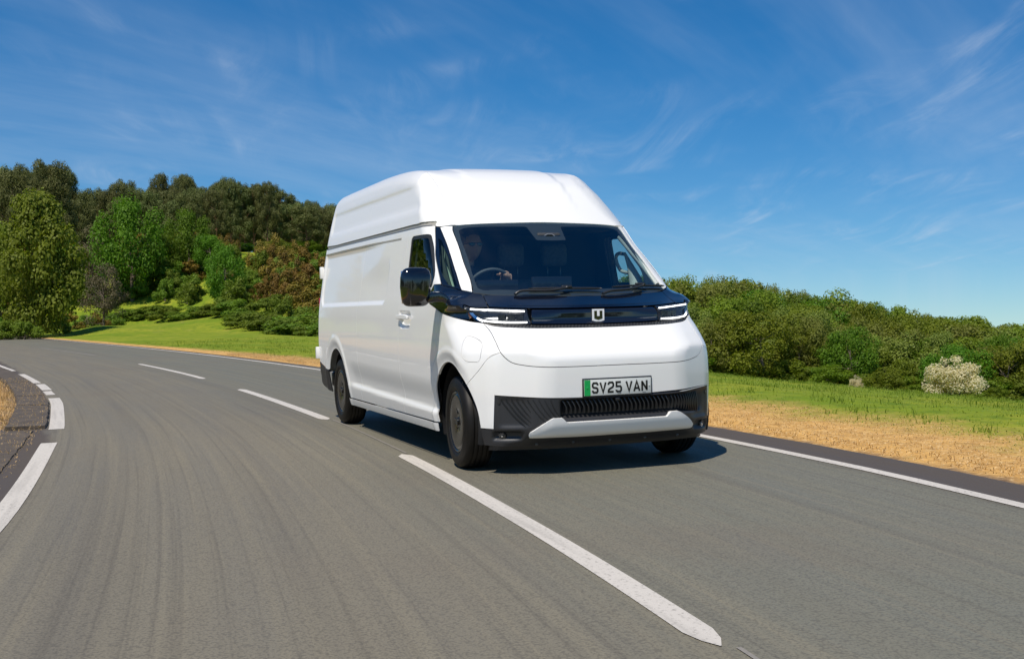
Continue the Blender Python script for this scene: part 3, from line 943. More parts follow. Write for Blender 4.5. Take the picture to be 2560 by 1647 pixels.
# badge: white shield with a dark U slot
p, n = on_surf((0., 1.104), 'phi', .002)
def shield(name, poly, x, mt, par, t=.004, holes=None):
    V = [(x, y, z) for y, z in poly] + [(x + t, y, z) for y, z in poly]
    k = len(poly)
    Fc = [tuple(range(k, 2 * k))] + [(i, (i + 1) % k, (i + 1) % k + k, i + k) for i in range(k)]
    return mobj(name, V, Fc, mt, par)
EY, EZ, EW, EH = .004, 1.103, .048, .046
bd = shield('badge', [(EY - EW, EZ + EH), (EY - EW, EZ - EH * .8), (EY, EZ - EH * 1.1), (EY + EW, EZ - EH * .8), (EY + EW, EZ + EH)][::-1], p[0] + .002, M['emblem'], VAN)
bx = p[0] + .0065
w_ = EW
for poly in ([(EY - .68 * w_, EZ + .72 * EH), (EY - .68 * w_, EZ - .50 * EH), (EY, EZ - .72 * EH), (EY + .68 * w_, EZ - .50 * EH), (EY + .68 * w_, EZ + .72 * EH), (EY + .22 * w_, EZ + .72 * EH), (EY + .22 * w_, EZ - .12 * EH), (EY - .22 * w_, EZ - .12 * EH), (EY - .22 * w_, EZ + .72 * EH)],):
    shield('badge_letter', poly[::-1], bx, M['gloss_black'], bd, t=.001)

# windscreen
WTOP = [(-.641, -.728, 1.829), (-.63, -.69, 1.838), (-.60, -.53, 1.843), (-.565, -.336, 1.8465), (-.545, 0, 1.848), (-.565, .336, 1.8465), (-.60, .53, 1.843), (-.63, .69, 1.838), (-.641, .728, 1.829)]
WR = [(-.641, .728, 1.829), (-.606, .742, 1.797), (-.44, .752, 1.665), (-.278, .768, 1.534), (-.12, .783, 1.41), (.017, .800, 1.293)]
WBT = [(.017, .800, 1.291), (.1, .677, 1.273), (.186, .45, 1.2625), (.236, .25, 1.2555), (.262, 0, 1.253), (.236, -.25, 1.2555), (.186, -.45, 1.2625), (.1, -.677, 1.273), (.017, -.800, 1.291)]
wso = [WTOP[:-1], WR[:-1], WBT[:-1], [(x, -y, z) for x, y, z in reversed(WR)][:-1]]
ws = panel('windscreen', wso, 'ring', M['windscreen'], VAN, h=.05, off=-.003, gap=.003, thick=0)
frh = [[(-.588, -.69, 1.797), (-.595, -.65, 1.812), (-.59, -.60, 1.82)], [(-.58, -.56, 1.822), (-.53, -.30, 1.826), (-.512, -.165, 1.826)], [(-.505, -.150, 1.822), (-.36, -.128, 1.711)], [(-.352, -.118, 1.705), (-.345, 0, 1.703), (-.352, .118, 1.705)],
       [(-.36, .128, 1.711), (-.505, .150, 1.822)], [(-.512, .165, 1.826), (-.53, .30, 1.826), (-.58, .56, 1.822)], [(-.59, .60, 1.82), (-.595, .65, 1.812), (-.588, .69, 1.797)],
       [(-.575, .695, 1.788), (-.30, .724, 1.57), (-.07, .742, 1.375)], [(-.04, .742, 1.350), (-.005, .733, 1.325), (.02, .70, 1.309)], [(.03, .68, 1.306), (.14, .40, 1.294), (.195, 0, 1.288), (.14, -.40, 1.294), (.03, -.68, 1.306)],
       [(.02, -.70, 1.309), (-.005, -.733, 1.325), (-.04, -.742, 1.350)], [(-.07, -.742, 1.375), (-.30, -.724, 1.57), (-.575, -.695, 1.788)]]
panel('windscreen_border', wso, 'ring', M['trim_dark'], ws, h=.03, off=-.010, gap=.003, thick=.004, holes=[frh])
box('forward_camera', (-.45, 0, 1.735), (.10, .20, .05), M['trim_dark'], VAN, bev=.015)
tube('rain_sensor', [(-.402, -.045, 1.733), (-.398, -.02, 1.748), (-.398, .02, 1.748), (-.402, .045, 1.733)], .006, M['line_grey'], VAN, seg=6)

# roof
RS = [(-.645, -.712, 1.842), (-.75, -.711, 1.91), (-.844, -.708, 1.978), (-1.033, -.689, 2.123), (-1.36, -.675, 2.29), (-1.774, -.670, 2.402), (-2.4, -.66, 2.42), (-3.3, -.66, 2.42), (-4.60, -.66, 2.42)]
roof = panel('roof', [[tuple(q) for q in catmull(RS, 6)][:-1], [(-4.62, -.66, 2.42), (-4.62, 0, 2.45)], [(-4.62, 0, 2.45), (-4.62, .66, 2.42)], [(q[0], -q[1], q[2]) for q in reversed(catmull(RS, 6))][:-1], [(-.643, .718, 1.838), (-.633, .69, 1.843), (-.60, .53, 1.8475), (-.567, .336, 1.851), (-.548, 0, 1.8525), (-.567, -.336, 1.851), (-.60, -.53, 1.8475), (-.633, -.69, 1.843)]],
             'ring', PA, VAN, h=.032, gap=.0006)

RSD = [tuple(q) for q in catmull(RS, 6)]


def make_roofside(s):
    G = lambda x, z=1.879: tuple(project([(x, z)], 'side')[0])
    panel('windscreen_header_panel', [RSD[:18], [(-1.033, -.689, 2.123), (-1.045, -.745, 2.09), (-1.02, -.79, 2.04), (-.94, -.84, 1.95)], [G(-.90), G(-.80)], [G(-.785, 1.868), (-.765, -.832, 1.842), (-.712, -.80, 1.832)]],
          'ring', PA, VAN, sgn=s, h=.020, gap=.0008)
    panel('roof_side_panel', [[q for q in RSD[18:] if q[0] > -2.83], [(-2.845, -.66, 2.42), G(-2.845, 2.1)], [G(-2.845), G(-2.4), G(-2.0), G(-1.6), G(-1.2), G(-1.0)], [G(-.90), (-.94, -.84, 1.95), (-1.02, -.79, 2.04), (-1.045, -.745, 2.09)]],
          'ring', PA, VAN, sgn=s, h=.022, gap=.0008)
    panel('roof_side_panel', [[(-2.845, -.66, 2.42), (-3.3, -.66, 2.42), (-4.0, -.66, 2.42)], [(-4.61, -.66, 2.42), G(-4.655, 2.1)], [G(-4.67), G(-4.2), G(-3.7), G(-3.2)], [G(-2.845), G(-2.845, 2.1)]],
          'ring', PA, VAN, sgn=s, h=.022, gap=.0008)
    # rear door, hinges, tail lamp
    rd = panel('rear_door', [[(-.012, .50), (-.90, .50)], [(-.90, .50), (-.915, 1.0), (-.90, 1.3), (-.82, 1.85), (-.75, 2.1), (-.66, 2.26)], [(-.64, 2.29), (-.012, 2.36)], [(-.012, 2.39), (-.012, .48)]], 'rear', PA, VAN, sgn=s, h=.08)
    for z in (.72, 1.60):
        q = project([(-4.64, z)], 'side')[0]
        box('rear_door_hinge', (-4.685, s * (q[1] - .012), z), (.06, .04, .13), PA, rd, bev=.006)
    box('tail_lamp', (-4.735, -s * .945, 1.05), (.03, .07, .55), M['tail_red'], VAN, bev=.01)


both(make_roofside)
box('rear_step_bumper', (-4.74, 0, .42), (.10, 1.7, .16), M['plastic'], VAN, bev=.02)

# wipers
def wiper(bl, arm):
    w0 = empty('wiper', (0, 0, 0), parent=VAN)
    c = [on_surf(to_chart(q, 'ring'), 'ring', .016)[0] for q in bl]
    c = catmull(c, 8)
    tube('wiper_blade', c, [.0045] + [.009] * (len(c) - 2) + [.0045], M['plastic_smooth'], w0, seg=6)
    a = [on_surf(to_chart(q, 'phi'), 'phi', o)[0] for q, o in arm]
    tube('wiper_arm', catmull(a, 5), .011, M['plastic_smooth'], w0, seg=6)
    mid = on_surf(to_chart(bl[1], 'ring'), 'ring', .028)[0]
    box('blade_clip', tuple(mid), (.03, .08, .022), M['plastic_smooth'], w0, bev=.006)
wiper([(.144, -.407, 1.298), (.192, -.124, 1.295), (.201, .16, 1.287)], [((.165, -.52, 1.258), .012), ((.158, -.454, 1.27), .030), ((.20, -.26, 1.268), .030), ((.184, -.12, 1.285), .034)])
wiper([(.17, .261, 1.299), (.096, .53, 1.308), (.005, .787, 1.302)], [((.241, .13, 1.25), .012), ((.226, .212, 1.258), .028), ((.192, .381, 1.268), .030), ((.099, .528, 1.292), .034)])

# number plate
PX = .778; PZ = .6035; PY = -.001
npl = empty('number_plate', (PX, PY, PZ), parent=VAN)
def yzbox(name, y, z, w, h, x0, x1, mt, par, bev=0.):
    return box(name, ((x0 + x1) / 2, y, z), (x1 - x0, w, h), mt, par, bev=bev)
yzbox('plate_surround', 0, 0, .538, .130, -.012, .006, M['plastic_smooth'], npl, .003)
yzbox('plate_board', .0, -.001, .520, .111, .0062, .0092, M['plate_white'], npl, .001)
yzbox('green_band', -.2355, -.001, .047, .1095, .0094, .0099, M['plate_green'], npl)
for y, mt in ((-.236, M['plate_green']), (.245, M['plate_white'])):
    lathe_v = []
    V = [(.0099, y + .007 * math.cos(a), -.001 + .007 * math.sin(a)) for a in np.linspace(0, 2 * math.pi, 12, endpoint=False)]
    V += [(.0135, y + .005 * math.cos(a), -.001 + .005 * math.sin(a)) for a in np.linspace(0, 2 * math.pi, 12, endpoint=False)]
    mobj('plate_screw', V, [(i, (i + 1) % 12, (i + 1) % 12 + 12, i + 12) for i in range(12)] + [tuple(range(12, 24))], mt, npl)
GLY = {'S': [[(.93, .76), (.93, .86), (.78, 1), (.22, 1), (.07, .86), (.07, .66), (.22, .53), (.78, .47), (.93, .34), (.93, .14), (.78, 0), (.22, 0), (.07, .14), (.07, .24)]],
       'V': [[(.02, 1.04), (.5, .0), (.98, 1.04)]],
       '2': [[(.07, .76), (.07, .86), (.22, 1), (.78, 1), (.93, .86), (.93, .64), (.80, .50), (.20, .30), (.07, .16), (.07, 0), (.97, 0)]],
       '5': [[(.90, 1), (.10, 1), (.10, .56), (.78, .56), (.93, .42), (.93, .14), (.78, 0), (.22, 0), (.07, .14), (.07, .2)]],
       'A': [[(.0, -.06), (.5, 1.0), (1.0, -.06)], [(.20, .27), (.80, .27)]],
       'N': [[(.08, -.06), (.08, 1.0)], [(.06, .95), (.94, .05)], [(.92, 0.), (.92, 1.06)]]}


def glyph(ch, y0, z0, w=.0435, h=.066, st=.0145):
    V = []; Fc = []
    for ln in GLY[ch]:
        P = [np.array((y0 + a * w, z0 + b * h)) for a, b in ln]
        L_ = []; R_ = []
        for i, q in enumerate(P):
            d1 = (q - P[i - 1]) if i else P[1] - q
            d2 = (P[i + 1] - q) if i < len(P) - 1 else d1
            d1 = d1 / np.linalg.norm(d1); d2 = d2 / np.linalg.norm(d2)
            n1 = np.array((-d1[1], d1[0])); n2 = np.array((-d2[1], d2[0]))
            nn = n1 + n2; nn /= np.linalg.norm(nn); c = max(.45, nn @ n1)
            L_.append(q + nn * st / 2 / c); R_.append(q - nn * st / 2 / c)
        b = len(V)
        V += [(.0100, *q) for q in L_] + [(.0100, *q) for q in R_]
        k = len(P)
        for i in range(k - 1): Fc.append((b + i, b + k + i, b + k + i + 1, b + i + 1))
    mobj('plate_letter', V, Fc, M['ink'], npl)


yy = -.198
for ch in 'SV25 VAN':
    if ch == ' ': yy += .020; continue
    glyph(ch, yy, -.0355)
    yy += .0435 + .0172
yzbox('plate_small_print', .01, -.049, .030, .0035, .0095, .0099, M['ink'], npl)
yzbox('plate_small_print', .205, -.049, .026, .0025, .0095, .0099, M['ink'], npl)

# mirrors
def make_mirror(s):
    r = empty('door_mirror', (-.10, -s * 1.2, 1.34), parent=VAN)
    V = []; Fc = []
    nu, nv = 28, 20
    for i in range(nv + 1):
        t = -math.pi / 2 + math.pi * i / nv
        for j in range(nu):
            a = 2 * math.pi * j / nu
            sp = lambda v, e: math.copysign(abs(v) ** e, v)
            yz = .50
            # front of the shell is domed, back is flat; long axis along x collapsed
            yy_ = sp(math.cos(a), yz) * sp(math.cos(t), .55)
            zz_ = sp(math.sin(a), yz) * sp(math.cos(t), .55)
            xx_ = sp(math.sin(t), .9)
            hw = .112 + .006 * (zz_ > 0)
            V.append((xx_ * (.062 if xx_ > 0 else .05), s * (yy_ * hw + .004 * zz_), zz_ * .145 + .0 * yy_))
    for i in range(nv):
        for j in range(nu): Fc.append((i * nu + j, i * nu + (j + 1) % nu, (i + 1) * nu + (j + 1) % nu, (i + 1) * nu + j))
    if s < 0: Fc = [tuple(reversed(q)) for q in Fc]
    mobj('mirror_shell', V, Fc, M['gloss_black'], r, smooth=True)
    box('mirror_glass', (-.052, 0, 0), (.012, .19, .24), M['chrome'], r, bev=.004)
    # arm: broad foot sweeping back to the trim
    pts = [(-.01, s * .03, -.085), (-.012, s * .10, -.080), (.0, s * .15, -.072), (.02, s * .19, -.075), (.035, s * .23, -.10)]
    V = []; Fc = []
    P = catmull(pts, 5)
    for i, q in enumerate(P):
        t = i / (len(P) - 1)
        hx = .055 - .012 * t; hz = .038 - .006 * t
        for da, dz in ((-1, -1), (1, -1), (1, 1), (-1, 1)):
            V.append((q[0] + da * hx, q[1], q[2] + dz * hz + .03 * t * (-da) * .4))
    for i in range(len(P) - 1):
        for j in range(4): Fc.append((i * 4 + j, i * 4 + (j + 1) % 4, i * 4 + 4 + (j + 1) % 4, i * 4 + 4 + j))
    Fc += [(3, 2, 1, 0), tuple((len(P) - 1) * 4 + j for j in range(4))]
    if s < 0: Fc = [tuple(reversed(q)) for q in Fc]
    o = mobj('mirror_arm', V, Fc, M['gloss_black'], r, smooth=True)
    bevel(o, .010, 3, 30)


make_mirror(1)

# wheels
def make_wheel(x, s, steer=0., y_out=.955):
    r = empty('wheel', (x, -s * y_out, .343), parent=VAN, rotz=steer)
    R = .343; W = .225
    S = s
    prof = [(.225, .02), (.232, .012), (.236, .006), (.250, .004), (.254, .0015), (.262, .001), (.266, .004), (.292, .0), (.296, .003), (.313, .006), (.322, .012), (.330, .020), (.337, .032), (.3405, .045)]
    g = []
    for k in range(4):
        y0 = .062 + k * .034
        g += [(.3425, y0 - .006), (.3425, y0 - .0045), (.334, y0 - .0035), (.334, y0 + .0035), (.3425, y0 + .0045)]
    prof += g + [(.3405, W - .045), (.337, W - .032), (.330, W - .02), (.322, W - .012), (.29, W), (.23, W - .012), (.222, W - .03)]
    lathe('tyre', [(a, b * S) for a, b in prof], (0, 0, 0), M['rubber'], r, seg=72)
    cp = [(.0, .024), (.030, .024), (.034, .028), (.036, .030), (.060, .024), (.12, .014), (.19, .012), (.203, .014), (.207, .019), (.211, .019), (.214, .012), (.222, .010), (.227, .014), (.229, .030), (.229, .10)]
    cov = lathe('wheel_cover', [(a, b * S) for a, b in cp], (0, 0, 0), M['wheel'], r, seg=60)
    # five shallow wind-vane ridges on the cover
    for k in range(5):
        a0 = 2 * math.pi * k / 5 + .3 + x
        V = []
        for q in range(9):
            t = q / 8; rr = .055 + .14 * t; a = a0 + .5 * t
            for da, yy_ in ((-.05, .001), (0, -.003), (.30 * (1 - .4 * t), .001)):
                V.append((rr * math.cos(a + da), S * (.0145 + .006 * (1 - t) * (1 - t) + yy_ + .002), rr * math.sin(a + da)))
        Fq = []
        for q in range(8):
            for j in range(2): Fq.append((q * 3 + j, q * 3 + j + 1, q * 3 + j + 4, q * 3 + j + 3))
        mobj('cover_vane', V, Fq, M['wheel'], cov)
    lathe('centre_cap', [(0, .012 * S), (.022, .012 * S), (.027, .014 * S), (.028, .020 * S), (.028, .028 * S)], (0, 0, 0), M['wheel'], cov, seg=24)
    lathe('cap_ring', [(.017, .0135 * S), (.019, .0105 * S), (.021, .0135 * S)], (0, 0, 0), M['grey_metal'], cov, seg=24)
    lathe('brake_disc', [(.0, .12 * S), (.15, .12 * S), (.15, .15 * S), (0, .15 * S)], (0, 0, 0), M['grey_metal'], r, seg=24)


for s in (1, -1):
    make_wheel(0., s, math.radians(-4))
    make_wheel(-WB, s)
    for xc, nm in ((.02, 'wheel_arch_liner'), (-WB + .04, 'wheel_arch_liner')):
        V = []; Fc = []
        n = 24
        for i in range(n + 1):
            a = math.radians(-20 + 220 * i / n)
            for rr, yy_ in ((.423, .925), (.435, .90), (.437, .60)):
                V.append((xc + rr * math.cos(a), -s * yy_, .36 + rr * math.sin(a)))
        for i in range(n):
            for j in range(2): Fc.append((i * 3 + j, i * 3 + j + 1, i * 3 + j + 4, i * 3 + j + 3))
        b = len(V); V.append((xc, -s * .6, .4)); 
        for i in range(n): Fc.append((i * 3 + 2, i * 3 + 5, b))
        mobj(nm, V, Fc, M['dark'], VAN, smooth=True)
box('underbody', (-1.95, 0, .40), (2.9, 1.74, .16), M['dark'], VAN, bev=.03)
box('battery_pack', (-1.95, 0, .29), (2.6, 1.45, .14), M['dark'], VAN, bev=.03)
box('front_subframe', (.05, 0, .42), (.9, 1.15, .30), M['dark'], VAN, bev=.04)
box('rear_subframe', (-4.05, 0, .42), (1.2, 1.15, .26), M['dark'], VAN, bev=.04)
for x in (0, -WB): tube('axle', [(x, -.85, .343), (x, .85, .343)], .045, M['dark'], VAN, seg=12)

# ------------------------------------------------------------------ cabin
def make_liner(s):
    lin = [[(-1.40, .50), (-.45, .50)], [(-.40, .9), (.0, 1.20)], [(-.05, 1.22), (-.10, 1.285), (-.70, 1.80)], [(-.74, 1.815), (-1.40, 1.815)]]
    qg = [[(-.64, 1.715), (-.17, 1.355)], [(-.16, 1.345), (-.24, 1.375)], [(-.25, 1.385), (-.56, 1.635)]]
    w2 = [[(x, z) for x, z in e] for e in WIN]
    panel('door_lining', lin, 'side', M['trim_dark'], VAN, off=-.055, gap=0, thick=.015, holes=[w2, qg], sgn=s, h=.05)
    panel('quarter_trim', [[(-.66, 1.73), (-.32, 1.40), (-.22, 1.30)], [(-.22, 1.29), (-.50, 1.29)], [(-.50, 1.30), (-.52, 1.45), (-.70, 1.70)]], 'side', M['trim_pale'], VAN, off=-.075, gap=0, thick=.01, sgn=s, h=.05)
    # pale pillar trim and grab handle
    if s < 0: tube('pillar_trim', [(-.60, -s * .712, 1.735), (-.30, -s * .735, 1.53), (-.02, -s * .752, 1.325)], .019, M['trim_pale'], VAN, seg=8)
    tube('door_pillar_trim', [(-.70, -s * .81, 1.61), (-.61, -s * .815, 1.497), (-.53, -s * .82, 1.375), (-.50, -s * .82, 1.30)], [.010, .028, .055, .06], M['trim_pale'], VAN, seg=8)
    tube('grab_handle', catmull([(-.69, -s * .80, 1.60), (-.79, -s * .80, 1.61), (-.845, -s * .80, 1.585), (-.824, -s * .80, 1.52), (-.746, -s * .80, 1.461), (-.62, -s * .81, 1.438)], 5), .016, M['trim_pale'], VAN, seg=8)
both(make_liner)
box('bulkhead', (-1.42, 0, 1.12), (.03, 1.72, 1.42), M['trim_dark'], VAN)
box('headliner', (-1.08, 0, 1.815), (.68, 1.46, .02), M['trim_dark'], VAN)
box('cab_floor', (-.7, 0, .50), (1.4, 1.6, .03), M['trim_dark'], VAN)
dsh = panel('dashboard', [[(-.22, -.86), (.13, -.60), (.21, 0), (.13, .60), (-.22, .86)], [(-.30, .86), (-.30, -.86)]][::1], 'rear', M['dash'], VAN) if False else None
V = []; Fc = []
nd = 13
for i in range(nd):
    y = -.80 + 1.6 * i / (nd - 1)
    xf = .16 - .30 * y * y
    for x, z in ((xf, 1.235), (xf - .12, 1.285), (xf - .30, 1.305), (-.36, 1.29), (-.42, 1.23), (-.42, .80), (.1, .80)):
        V.append((x, y, z))
for i in range(nd - 1):
    for j in range(7): Fc.append((i * 7 + j, i * 7 + (j + 1) % 7, i * 7 + 7 + (j + 1) % 7, i * 7 + 7 + j))
Fc += [tuple(range(7)), tuple((nd - 1) * 7 + j for j in reversed(range(7)))]
db = mobj('dashboard', V, Fc, M['dash'], VAN, smooth=True); bevel(db, .02, 3, 30)
box('windscreen_vent', (.02, 0, 1.2965), (.05, 1.1, .012), M['trim_dark'], db, bev=.003)
box('instrument_screen', (-.27, -.50, 1.345), (.05, .34, .085), M['screen'], db, bev=.01)
box('centre_screen', (-.33, -.02, 1.345), (.04, .34, .13), M['screen'], db, bev=.01)
# steering wheel
sw = empty('steering_wheel', (-.47, -.49, 1.31), parent=VAN)
sw.rotation_euler = (0, math.radians(-62), 0)
V = []; Fc = []
for i in range(40):
    a = 2 * math.pi * i / 40
    for j in range(8):
        b = 2 * math.pi * j / 8
        rr = .185 + .014 * math.cos(b)
        V.append((rr * math.cos(a), rr * math.sin(a), .014 * math.sin(b)))
for i in range(40):
    for j in range(8): Fc.append((i * 8 + j, ((i + 1) % 40) * 8 + j, ((i + 1) % 40) * 8 + (j + 1) % 8, i * 8 + (j + 1) % 8))
mobj('wheel_rim', V, Fc, M['dash'], sw, smooth=True)
box('wheel_hub', (0, 0, -.02), (.13, .17, .05), M['trim_dark'], sw, bev=.02)
for a in (90, 270, 0):
    c, s_ = math.cos(math.radians(a)), math.sin(math.radians(a))
    tube('wheel_spoke', [(c * .05, s_ * .05, -.015), (c * .18, s_ * .18, 0)], .014, M['trim_dark'], sw, seg=6)
tube('steering_column', [(-.42, -.49, 1.27), (-.15, -.49, 1.14)], .04, M['trim_dark'], VAN)


def make_seat(y, w=.46, two=False):
    st = empty('cab_seat', (-.95, y, .55), parent=VAN)
    box('seat_cushion', (0.05, 0, .28), (.50, w, .16), M['fabric'], st, bev=.05, seg=3)
    o = box('seat_backrest', (-.27, 0, .61), (.13, w, .60), M['fabric'], st, bev=.05, seg=3)
    o.rotation_euler = (0, math.radians(-8), 0)
    for hy in ((-w * .25, w * .25) if two else (0,)):
        h = box('headrest', (-.25, hy, 1.07), (.10, .24, .20), M['fabric'], st, bev=.045, seg=3)
        for d in (-.06, .06): tube('headrest_rod', [(-.25, hy + d, .86), (-.25, hy + d, 1.0)], .007, M['grey_metal'], st, seg=6)
    box('seat_base', (0.0, 0, .08), (.42, w * .9, .24), M['trim_dark'], st, bev=.02)


make_seat(-.52, .48)
make_seat(.17, .80, two=True)

# ------------------------------------------------------------------ driver
def skin_obj(name, verts, edges, radii, mt, parent=None, sub=1):
    me = bpy.data.meshes.new(name)
    me.from_pydata(verts, edges, [])
    o = bpy.data.objects.new(name, me)
    link(o, parent)
    o.modifiers.new('skin', 'SKIN').use_smooth_shade = True
    sv = me.skin_vertices[0].data if me.skin_vertices else None
    if sv is None:
        bm = None
    for i, r in enumerate(radii):
        sv[i].radius = (r, r) if not isinstance(r, tuple) else r
    sv[0].use_root = True
    ss = o.modifiers.new('sub', 'SUBSURF'); ss.levels = sub; ss.render_levels = sub
    me.materials.append(mt)
    return o


def blob(c, r, seg=20, fn=None):
    V = []; Fc = []
    for i in range(seg + 1):
        t = math.pi * i / seg
        for j in range(seg * 2):
            a = math.pi * j / seg
            d = np.array((math.sin(t) * math.cos(a), math.sin(t) * math.sin(a), math.cos(t)))
            q = d * np.array(r)
            if fn: q = fn(d, q)
            V.append(tuple(q + np.array(c)))
    n = seg * 2
    for i in range(seg):
        for j in range(n): Fc.append((i * n + j, (i + 1) * n + j, (i + 1) * n + (j + 1) % n, i * n + (j + 1) % n))
    return V, Fc


def capsule_chain(pts, rad, seg=10):
    """closed tapered tube, for limbs and fingers (fused by remesh)"""
    V = []; Fc = []
    pts = [np.array(q, float) for q in pts]
    # interpolate
    P = catmull([np.append(q, r) for q, r in zip(pts, rad)], 5)
    for q in P[::1]:
        b = len(V)
        v, f = blob(q[:3], (q[3],) * 3, 5)
        V += v; Fc += [tuple(i + b for i in t) for t in f]
    return V, Fc


def fuse(name, parts, mt, parent, vox):
    V = []; Fc = []
    for v, f in parts:
        b = len(V); V += v; Fc += [tuple(i + b for i in t) for t in f]
    o = mobj(name, V, Fc, mt, parent, smooth=True)
    rm = o.modifiers.new('fuse', 'REMESH'); rm.mode = 'VOXEL'; rm.voxel_size = vox; rm.use_smooth_shade = True
    sm = o.modifiers.new('smooth', 'SMOOTH'); sm.factor = .5; sm.iterations = 4
    return o


def make_driver():
    r = empty('person', (-1.0, -.49, .92), 'driver in dark shirt and sunglasses with one hand on the steering wheel', 'person')
    L = lambda x, y, z: (x + 1.0, y + .49, z - .92)
    H = L(-.97, -.455, 1.685)

    def face(d, q):
        # chin, brow, nose
        x, y, z = d
        q = q.copy()
        if z < 0: q[0] += .012 * max(0, x) * min(1, -z * 1.4); q[1] *= 1 - .25 * (-z)
        nose = math.exp(-((y / .16) ** 2 + ((z + .12) / .16) ** 2)) * (x > 0)
        q[0] += .024 * nose
        eye = math.exp(-(((abs(y) - .36) / .16) ** 2 + ((z - .10) / .11) ** 2)) * (x > 0)
        q[0] -= .010 * eye
        mouth = math.exp(-((y / .30) ** 2 + ((z + .48) / .05) ** 2)) * (x > 0)
        q[0] -= .006 * mouth
        return q
    parts = [blob(H, (.098, .078, .118), 22, face)]
    for s in (1, -1): parts.append(blob((H[0] - .01, H[1] + s * .080, H[2]), (.016, .009, .030), 6))
    parts.append(capsule_chain([L(-1.03, -.47, 1.62), L(-1.06, -.48, 1.47)], [.055, .062]))
    parts.append(capsule_chain([L(-1.05, -.49, 1.42), L(-1.04, -.49, 1.2), L(-1.02, -.49, 1.0)], [.13, .13, .14]))
    # left arm (towards the middle of the cab) reaching the top of the wheel
    parts.append(capsule_chain([L(-1.06, -.32, 1.42), L(-.83, -.24, 1.25), L(-.58, -.33, 1.40), L(-.505, -.355, 1.425)], [.058, .042, .030, .026]))
    parts.append(capsule_chain([L(-1.06, -.66, 1.42), L(-.88, -.74, 1.20), L(-.62, -.68, 1.30), L(-.54, -.655, 1.33)], [.058, .042, .030, .026]))
    parts.append(capsule_chain([L(-1.02, -.40, 1.0), L(-.62, -.36, 1.0), L(-.50, -.36, .62)], [.09, .07, .055]))
    parts.append(capsule_chain([L(-1.02, -.58, 1.0), L(-.62, -.62, 1.0), L(-.50, -.62, .62)], [.09, .07, .055]))
    for (wx, wy, wz, s) in ((-.455, -.365, 1.448, 1), (-.475, -.655, 1.36, -1)):
        parts.append(blob(L(wx - .012, wy, wz - .004), (.038, .042, .022), 8))
        for k in range(4):
            yo = (k - 1.5) * .021
            ln = (.95, 1.05, 1.0, .8)[k]
            parts.append(capsule_chain([L(wx + .01, wy + yo * s, wz + .006 - .008 * k * (s > 0)), L(wx + .045, wy + yo * s * 1.05, wz + .012 - .010 * k * (s > 0)), L(wx + .068 * ln, wy + yo * s * 1.05, wz - .010 - .010 * k * (s > 0)), L(wx + .055, wy + yo * s * 1.05, wz - .034 - .008 * k * (s > 0))],
                                       [.0100, .0098, .0088, .0078], ))
        parts.append(capsule_chain([L(wx - .01, wy - .035 * s, wz - .010), L(wx + .02, wy - .060 * s, wz - .020), L(wx + .038, wy - .078 * s, wz - .014)], [.014, .0115, .009]))
    body = fuse('body', parts, M['skin'], r, .0065)
    sh = [capsule_chain([L(-1.05, -.49, 1.40), L(-1.04, -.49, 1.2), L(-1.02, -.49, 1.0)], [.150, .150, .158]),
          capsule_chain([L(-1.06, -.34, 1.42), L(-1.06, -.64, 1.42)], [.09, .09]),
          capsule_chain([L(-1.06, -.32, 1.42), L(-.83, -.24, 1.25), L(-.66, -.295, 1.36), L(-.60, -.32, 1.39)], [.074, .056, .045, .042]),
          capsule_chain([L(-1.06, -.66, 1.42), L(-.88, -.74, 1.20), L(-.70, -.70, 1.27)], [.074, .056, .045])]
    fuse('shirt', sh, M['shirt'], r, .011)
    tr = [capsule_chain([L(-1.02, -.40, 1.0), L(-.62, -.36, 1.0), L(-.50, -.36, .62)], [.105, .082, .066]),
          capsule_chain([L(-1.02, -.58, 1.0), L(-.62, -.62, 1.0), L(-.50, -.62, .62)], [.105, .082, .066])]
    fuse('trousers', tr, M['jeans'], r, .012)
    fuse('hair', [blob((H[0] - .022, H[1], H[2] + .030), (.100, .086, .106), 16, lambda d, q: q * (1 if d[0] < .55 or d[2] > .5 else .80))], M['hair'], r, .008)
    g = empty('sunglasses', (H[0] + .004, H[1], H[2]), parent=r)
    for s in (1, -1):
        v, f = blob((.094, s * .033, .012), (.005, .026, .015), 8)
        mobj('lens', v, f, M['shades'], g, smooth=True)
    tube('glasses_frame', [(0, .084, .014), (.085, .066, .020), (.098, 0, .022), (.085, -.066, .020), (0, -.084, .014)], .003, M['ink'], g, seg=6)


make_driver()

# ------------------------------------------------------------------ road and terrain
rnd = random.Random(7)
rng = np.random.default_rng(11)


def curve_y(pts):
    xs, ys = _tab(sorted(pts))
    return lambda x: pch(xs, ys, x)


